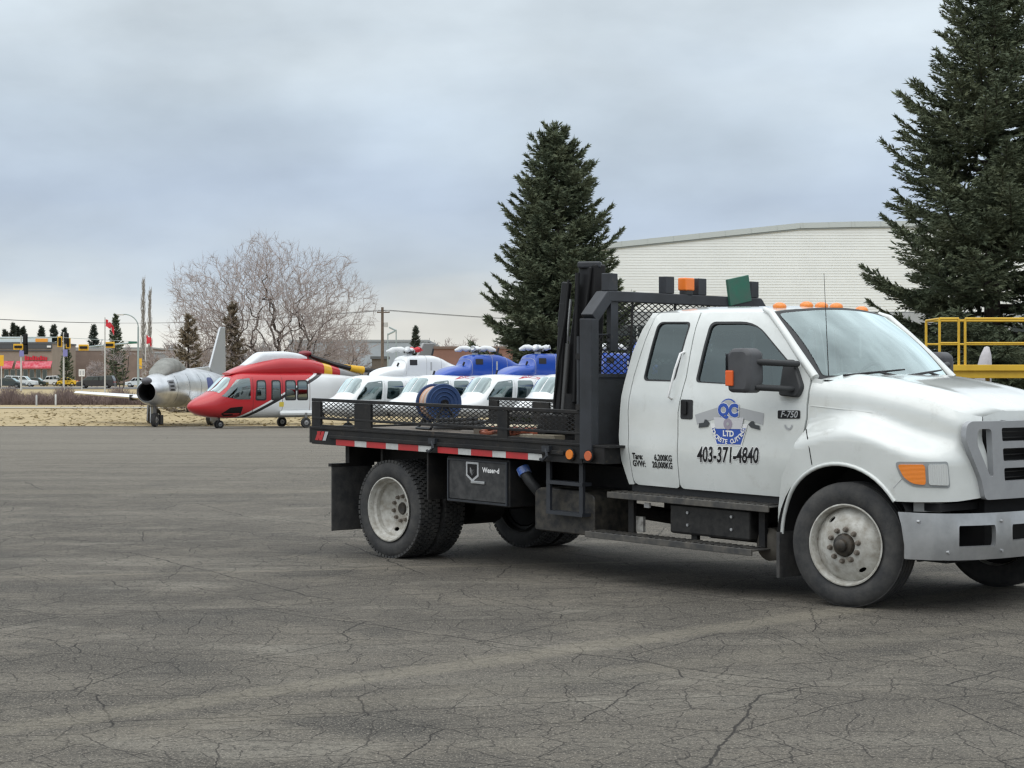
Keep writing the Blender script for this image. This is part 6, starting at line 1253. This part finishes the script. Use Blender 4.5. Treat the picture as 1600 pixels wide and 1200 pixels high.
# mud flaps, wing plates
for sg in (-1, 1):
    mb = MB(); mb.b2(-.80, -.785, sg * .70, sg * 1.21, .20, .83); tpart(mb, 'mud_flap', M['rubber'], None, 0, .006)
    mb = MB(); mb.b2(-.83, -.78, sg * .68, sg * 1.22, .83, .86); mb.b2(-.84, -.78, sg * .6, sg * 1.0, .86, 1.05); tpart(mb, 'flap_bracket', M['black'], None, 0)
    mb = MB(); mb.b2(.60, .62, sg * .75, sg * 1.17, .60, 1.05); mb.b2(-.7, .62, sg * .62, sg * .64, .85, 1.05); tpart(mb, 'splash_plate', M['black'], None, 0)
    # tool box with door, frame and hasp
    mb = MB(); mb.b2(.86, 1.70, sg * .62, sg * 1.145, .60, 1.02); t_ = tpart(mb, 'tool_box', M['black'], None, 0, .008)
    mb = MB(); mb.b2(.90, 1.66, sg * 1.146, sg * 1.158, .635, .985); d_ = tpart(mb, 'lid', mat('scuffed_black', (.022, .023, .025), .4, c2=(.06, .06, .06), vscale=12), t_, 0, .004)
    for a in ((.88, 1.68, .985, 1.0), (.88, 1.68, .612, .63), (.88, .895, .63, .985), (1.665, 1.68, .63, .985)): mb = MB(); mb.b2(a[0], a[1], sg * 1.146, sg * 1.166, a[2], a[3]); tpart(mb, 'lid_frame', M['rackgrey'], t_, 0)
    mb = MB(); mb.box((1.30, sg * 1.166, .80), (.18, .014, .025)); tpart(mb, 'latch', M['chrome'], t_, 0, .004)
    y = sg * 1.161; sh_ = lambda k: [(1.22 + k * x, y - sg * -.001, .905 + k * z) for x, z in ((-.085, .075), (.085, .075), (.085, -.05), (0, -.105), (-.085, -.05))]
    mb = MB(); mb.add(sh_(1.0), [(0, 1, 2, 3, 4)]); tpart(mb, 'shield_decal', M['lgrey'], t_, 0); mb = MB(); mb.add([(a, b_ + sg * .001, c_) for a, b_, c_ in sh_(.76)], [(0, 1, 2, 3, 4)]); tpart(mb, 'shield_decal_field', M['ink'], t_, 0)
    mb = MB(); mb.add([(1.22 + x, y + sg * .002, .905 + z) for x, z in ((-.03, -.02), (-.03, .03), (.0, .0), (.03, .03), (.03, -.02), (.0, -.05))], [(0, 1, 2, 3, 4, 5)]); tpart(mb, 'shield_mark', M['lgrey'], t_, 0)
    vs, fs = text_mesh('Weser-d', .062, .002, 0, 1.0); mb = MB(); mb.add([(1.47 - sg * x, y + sg * .002, .915 + z) for x, z in vs], fs); tpart(mb, 'box_lettering', M['letterw'], t_, 0)
    # blue topped filler, crossover hose and step frame
    mb = MB(); mb.tube([(1.80, sg * 1.05, .90), (1.86, sg * 1.05, .84), (1.92, sg * .95, .70), (1.95, sg * .8, .62)], [.05, .05, .05, .04], 12); tpart(mb, 'filler_neck', M['plastic'], None, 60)
    mb = MB(); mb.cyl((1.765, sg * 1.05, .955), (1.80, sg * 1.05, .90), .06, n=18); tpart(mb, 'filler_cap', mat('blue_cap', (.05, .14, .50), .4, c2=(.4, .45, .6), vscale=20), None, 40)
    mb = MB(); mb.prism(rpoly([(1.93, .42), (2.66, .42), (2.66, .76), (2.55, .80), (2.0, .80), (1.93, .76)], .03), lambda u_, v_, w: (u_, w, v_), sg * .62, sg * 1.06); tpart(mb, 'side_tank', mat('peeling_black', (.012, .012, .013), .5, c2=(.065, .058, .046), vscale=13), None, 40, .01)
    for x in (2.20, 2.60): mb = MB(); mb.b2(x - .022, x + .022, sg * 1.13, sg * 1.16, .60, 1.06); tpart(mb, 'step_upright', M['rackgrey'], None, 0)
    for z in (.60, .86): mb = MB(); mb.b2(2.18, 2.62, sg * 1.05, sg * 1.165, z - .015, z + .015); tpart(mb, 'step_tread', M['rackgrey'], None, 0)
    # running boards: upper and lower, slatted treads
    for z, a, b_, y0, nm in ((.815, 2.90, 4.62, .92, 'upper_step'), (.475, 2.72, 4.52, 1.0, 'lower_step')):
        mb = MB(); mb.b2(a, b_, sg * y0, sg * (y0 + .22), z - .012, z); mb.b2(a, b_, sg * (y0 + .215), sg * (y0 + .235), z - .045, z + .006); st_ = tpart(mb, nm, mat('step_metal', (.06, .06, .06), .5, .3, c2=(.13, .12, .105), vscale=10), None, 0, .004)
        for k in range(int((b_ - a) / .06)): mb = MB(); mb.b2(a + .02 + k * .06, a + .045 + k * .06, sg * (y0 + .02), sg * (y0 + .205), z, z + .01); tpart(mb, 'tread_cleat', MATS['step_metal'], st_, 0)
    for x in (3.05, 3.75, 4.45): mb = MB(); mb.b2(x - .03, x + .03, sg * .98, sg * 1.02, .48, .80); mb.b2(x - .03, x + .03, sg * .45, sg * 1.0, .76, .80); tpart(mb, 'step_bracket', M['black'], None, 0)
    mb = MB(); mb.b2(3.52, 4.36, sg * .70, sg * 1.06, .52, .765); bx_ = tpart(mb, 'battery_box', mat('battery_box', (.010, .010, .011), .35, c2=(.03, .029, .027), vscale=16), None, 0, .02)
    for x in (3.72, 4.18):
        for z in (.60, .70): mb = MB(); mb.cyl((x, sg * 1.06, z), (x, sg * 1.072, z), .012, n=10); tpart(mb, 'bolt', M['chrome'], bx_, 40)
    mb = MB(); mb.tube([(4.47, sg * .95, .50), (4.47, sg * .60, .50)], [.13, .13], 20); mb.tube([(4.47, sg * .99, .50), (4.47, sg * .95, .50)], [.08, .13], 20); tpart(mb, 'air_tank', mat('dusty_tank', (.10, .09, .075), .8, var=.4), None, 40)
    mb = MB(); mb.b2(3.05, 3.16, sg * .96, sg * .99, .49, .62); tpart(mb, 'paper_tag', mat('grimy_plate', (.40, .39, .36), .8, c2=(.15, .14, .13), vscale=18), None, 0); mb = MB(); mb.b2(3.18, 3.24, sg * .98, sg * 1.0, .70, .74); tpart(mb, 'small_label', M['letterw'], None, 0)
    mb = MB(); mb.b2(-1.0, -.98, sg * .5, sg * .7, .95, 1.02); tpart(mb, 'tail_lamp', M['red'], None, 0)
# folded knuckle crane behind the headboard
cr = (2.14, -.80); mbk = lambda: MB()
mb = MB(); mb.cyl((cr[0], cr[1], DK), (cr[0], cr[1], DK + .06), .17, n=24); mb.cyl((cr[0], cr[1], DK + .06), (cr[0], cr[1], DK + .42), .10, .09, 20); c0 = tpart(mb, 'crane_base', M['black'], None, 40)
def cl(ds, dt, z): return (cr[0] + ds, cr[1] - dt, z)
for nm, p, q, w, h, m in (('crane_column', cl(-.03, -.02, 1.50), cl(.12, -.10, 2.74), .13, .15, 'ink'), ('crane_boom', cl(.16, -.12, 2.76), cl(.10, -.12, 1.62), .13, .14, 'ink'), ('crane_jib', cl(-.04, .06, 2.42), cl(-.08, .10, 1.42), .06, .08, 'ink'), ('crane_link', cl(-.02, .05, 2.60), cl(-.06, .07, 2.2), .06, .08, 'ink')):
    mb = MB(); mb.bar(p, q, w, h, (1, 0, 0)); tpart(mb, nm, M[m], c0, 0, .012)
mb = MB(); mb.bar(cl(.04, -.03, 2.75), cl(.20, -.16, 2.755), .15, .06); tpart(mb, 'crane_head', M['rackgrey'], c0, 0, .015)
for p, q, r_ in ((cl(-.04, .09, 1.40), cl(-.01, .05, 2.06), .028), (cl(-.03, .05, 2.06), cl(0, .03, 2.45), .018), (cl(.08, .06, 1.55), cl(.08, .02, 2.68), .02)):
    mb = MB(); mb.tube([p, q], r_, 12); tpart(mb, 'crane_ram', mat('ram_grey', (.10, .10, .10), .35, .4) if r_ > .025 else M['chrome'] if r_ == .018 else M['ink'], c0, 40)
for k in range(1): mb = MB(); mb.tube([cl(-.1 + .03 * k, .12, 1.34), cl(-.10 + .05 * k, .13, 1.55), cl(-.05 + .03 * k, .13, 1.9), cl(.0 + .02 * k, .09, 2.3), cl(.02, .07, 2.62)], .011, 6); tpart(mb, 'crane_hose', M['ink'], c0, 60)
mb = MB(); mb.box(cl(-.05, .06, 1.36), (.34, .26, .16)); mb.box(cl(-.2, .1, 1.30), (.1, .2, .1)); tpart(mb, 'crane_valve_block', M['black'], c0, 0, .015)

# ------------------------------------------------------------------ things carried on the truck
tm = truck.matrix_basis.copy(); RZ = -math.radians(46.883)
from mathutils import Matrix as _M
def on_truck(s, t, z, rz=0.0): return (_M.Translation((-.345, 18.45, 0)) @ _M.Rotation(RZ, 4, 'Z') @ Vector((s, t, z + RAKE * s))), RZ + rz
# hose reel
loc, rz = on_truck(-.24, -.30, DK, math.radians(-20)); r = empty('hose_reel', loc, rz); tag(r, 'blue reel wound with orange and pink hose on the truck bed', 'hose reel')
bl = mat('reel_blue', (.028, .062, .165), .45, c2=(.04, .075, .18), vscale=6); zc, R_ = .265, .185
for x in (-.14, .14):
    mb = MB(); mb.lathe([(.03, -.006), (R_ - .02, -.008), (R_, -.012), (R_ + .006, 0), (R_, .012), (R_ - .02, .008), (.03, .006)], o=(x, 0, zc), ax=(1, 0, 0), n=44, closed=True); f_ = mb.build('reel_flange', bl, r, 35)
    for q in (.07, .11, .15): mb = MB(); mb.lathe([(q - .006, 0), (q, .012 * (1 if x > 0 else -1)), (q + .006, 0)], o=(x + (.008 if x > 0 else -.008), 0, zc), ax=(1, 0, 0), n=36); mb.build('flange_rib', bl, f_, 60)
    mb = MB(); mb.tube([(x, 0, zc), (x + (.05 if x > 0 else -.05), 0, zc)], .035, 16); mb.build('axle_boss', M['ink'], r, 40)
for k in range(8):
    x = -.115 + k * .033; mb = MB(); mb.lathe([(.148 + .017 * math.cos(t), .017 * math.sin(t)) for t in np.linspace(0, 2 * PI, 9)[:-1]], o=(x, 0, zc), ax=(1, 0, 0), n=40, closed=True); mb.build('hose_coil', (mat('hose_orange', (.50, .26, .15), .5), mat('hose_pink', (.52, .40, .35), .5), mat('hose_grey', (.4, .38, .36), .5))[(0, 1, 1, 0, 2, 1, 0, 1)[k]], r, 60)
mb = MB(); mb.lathe([(.13, -.14), (.13, .14)], o=(0, 0, zc), ax=(1, 0, 0), n=30); mb.build('drum', bl, r, 40)
for x in (-.18, .18): mb = MB(); mb.tube([(x, -.16, .0), (x, 0, zc), (x, .16, 0)], .016, 8); mb.build('reel_stand', M['ink'], r, 40)
for y in (-.16, .16): mb = MB(); mb.tube([(-.2, y, .012), (.2, y, .012)], .014, 8); mb.build('stand_foot', M['ink'], r, 40)
# sheet of pale plywood, timber offcuts, orange straps, hoses
def loose(name, label, cat, s, t, z, rz, mb, m, smooth=0, bevel=.004):
    loc, a = on_truck(s, t, z, rz); o = mb.build(name, m, None, smooth, bevel); o.location = loc; o.rotation_euler = (0, 0, a); return tag(o, label, cat)
mb = MB(); mb.b2(-.62, .62, -.35, .35, 0, .022); loose('plywood_sheet', 'pale plywood sheet lying on the rear of the truck bed', 'plywood', -.35, .55, DK + .006, .05, mb, mat('plywood', (.46, .40, .28), .8, var=.2, vscale=5))
mb = MB(); mb.b2(-.7, .7, -.045, .045, 0, .09); loose('timber_beam', 'long grey timber beam lying on the truck bed', 'timber', 1.5, -.70, DK + .006, .04, mb, M['wood'])
mb = MB(); mb.b2(-.25, .25, -.07, .07, 0, .05); loose('timber_offcut', 'short pale timber offcut near the side rail of the truck bed', 'timber', 1.95, -.98, DK + .006, -.1, mb, mat('pale_timber', (.40, .36, .28), .85, var=.2))
mb = MB(); pts = [(x, .12 * math.sin(x * 9) + rnd.uniform(-.05, .05), .03 + .025 * abs(math.sin(x * 15))) for x in np.linspace(-.4, .4, 40)]; mb.tube(pts, .018, 6); mb.tube([(x * .8, -y * 1.2 + .05, z + .03) for x, y, z in pts], .016, 6); loose('strap_bundle', 'tangled orange ratchet straps on the truck bed', 'strap', 1.5, -.95, DK + .006, 0, mb, mat('strap_orange', (.36, .10, .05), .7, c2=(.14, .07, .06), vscale=15), 60, 0)
mb = MB(); pts = [(.26 * math.cos(a) * (1 + .1 * math.sin(a * 3.3)), .22 * math.sin(a), .02 + a * .006) for a in np.linspace(0, 6 * PI, 90)]; mb.tube(pts, .018, 6); loose('hose_coil', 'loose coil of dark hose beside the blue reel', 'hose', .42, -.60, DK + .006, 0, mb, M['plastic'], 60, 0)
mb = MB(); mb.box((0, 0, .11), (.5, .32, .22)); mb.box((.1, 0, .26), (.2, .2, .1)); mb.cyl((-.18, 0, .22), (-.18, 0, .34), .05, n=14); loose('power_unit', 'small dark power unit on the truck bed behind the crane', 'machine', 1.55, .25, DK + .006, .2, mb, M['black'], 40, .02)
mb = MB(); mb.b2(-.014, .014, -.15, .15, 0, .24); o = loose('green_board', 'green board leaning on top of the headboard', 'board', HX - .02, -.80 + 1.6 * 0, 2.512, 0, mb, mat('green_paint', (.02, .13, .085), .5, c2=(.05, .11, .085), vscale=9))
loc, a = on_truck(HX + .06, .70, 2.452); o.location = loc; o.rotation_euler = (.18, 0, a)
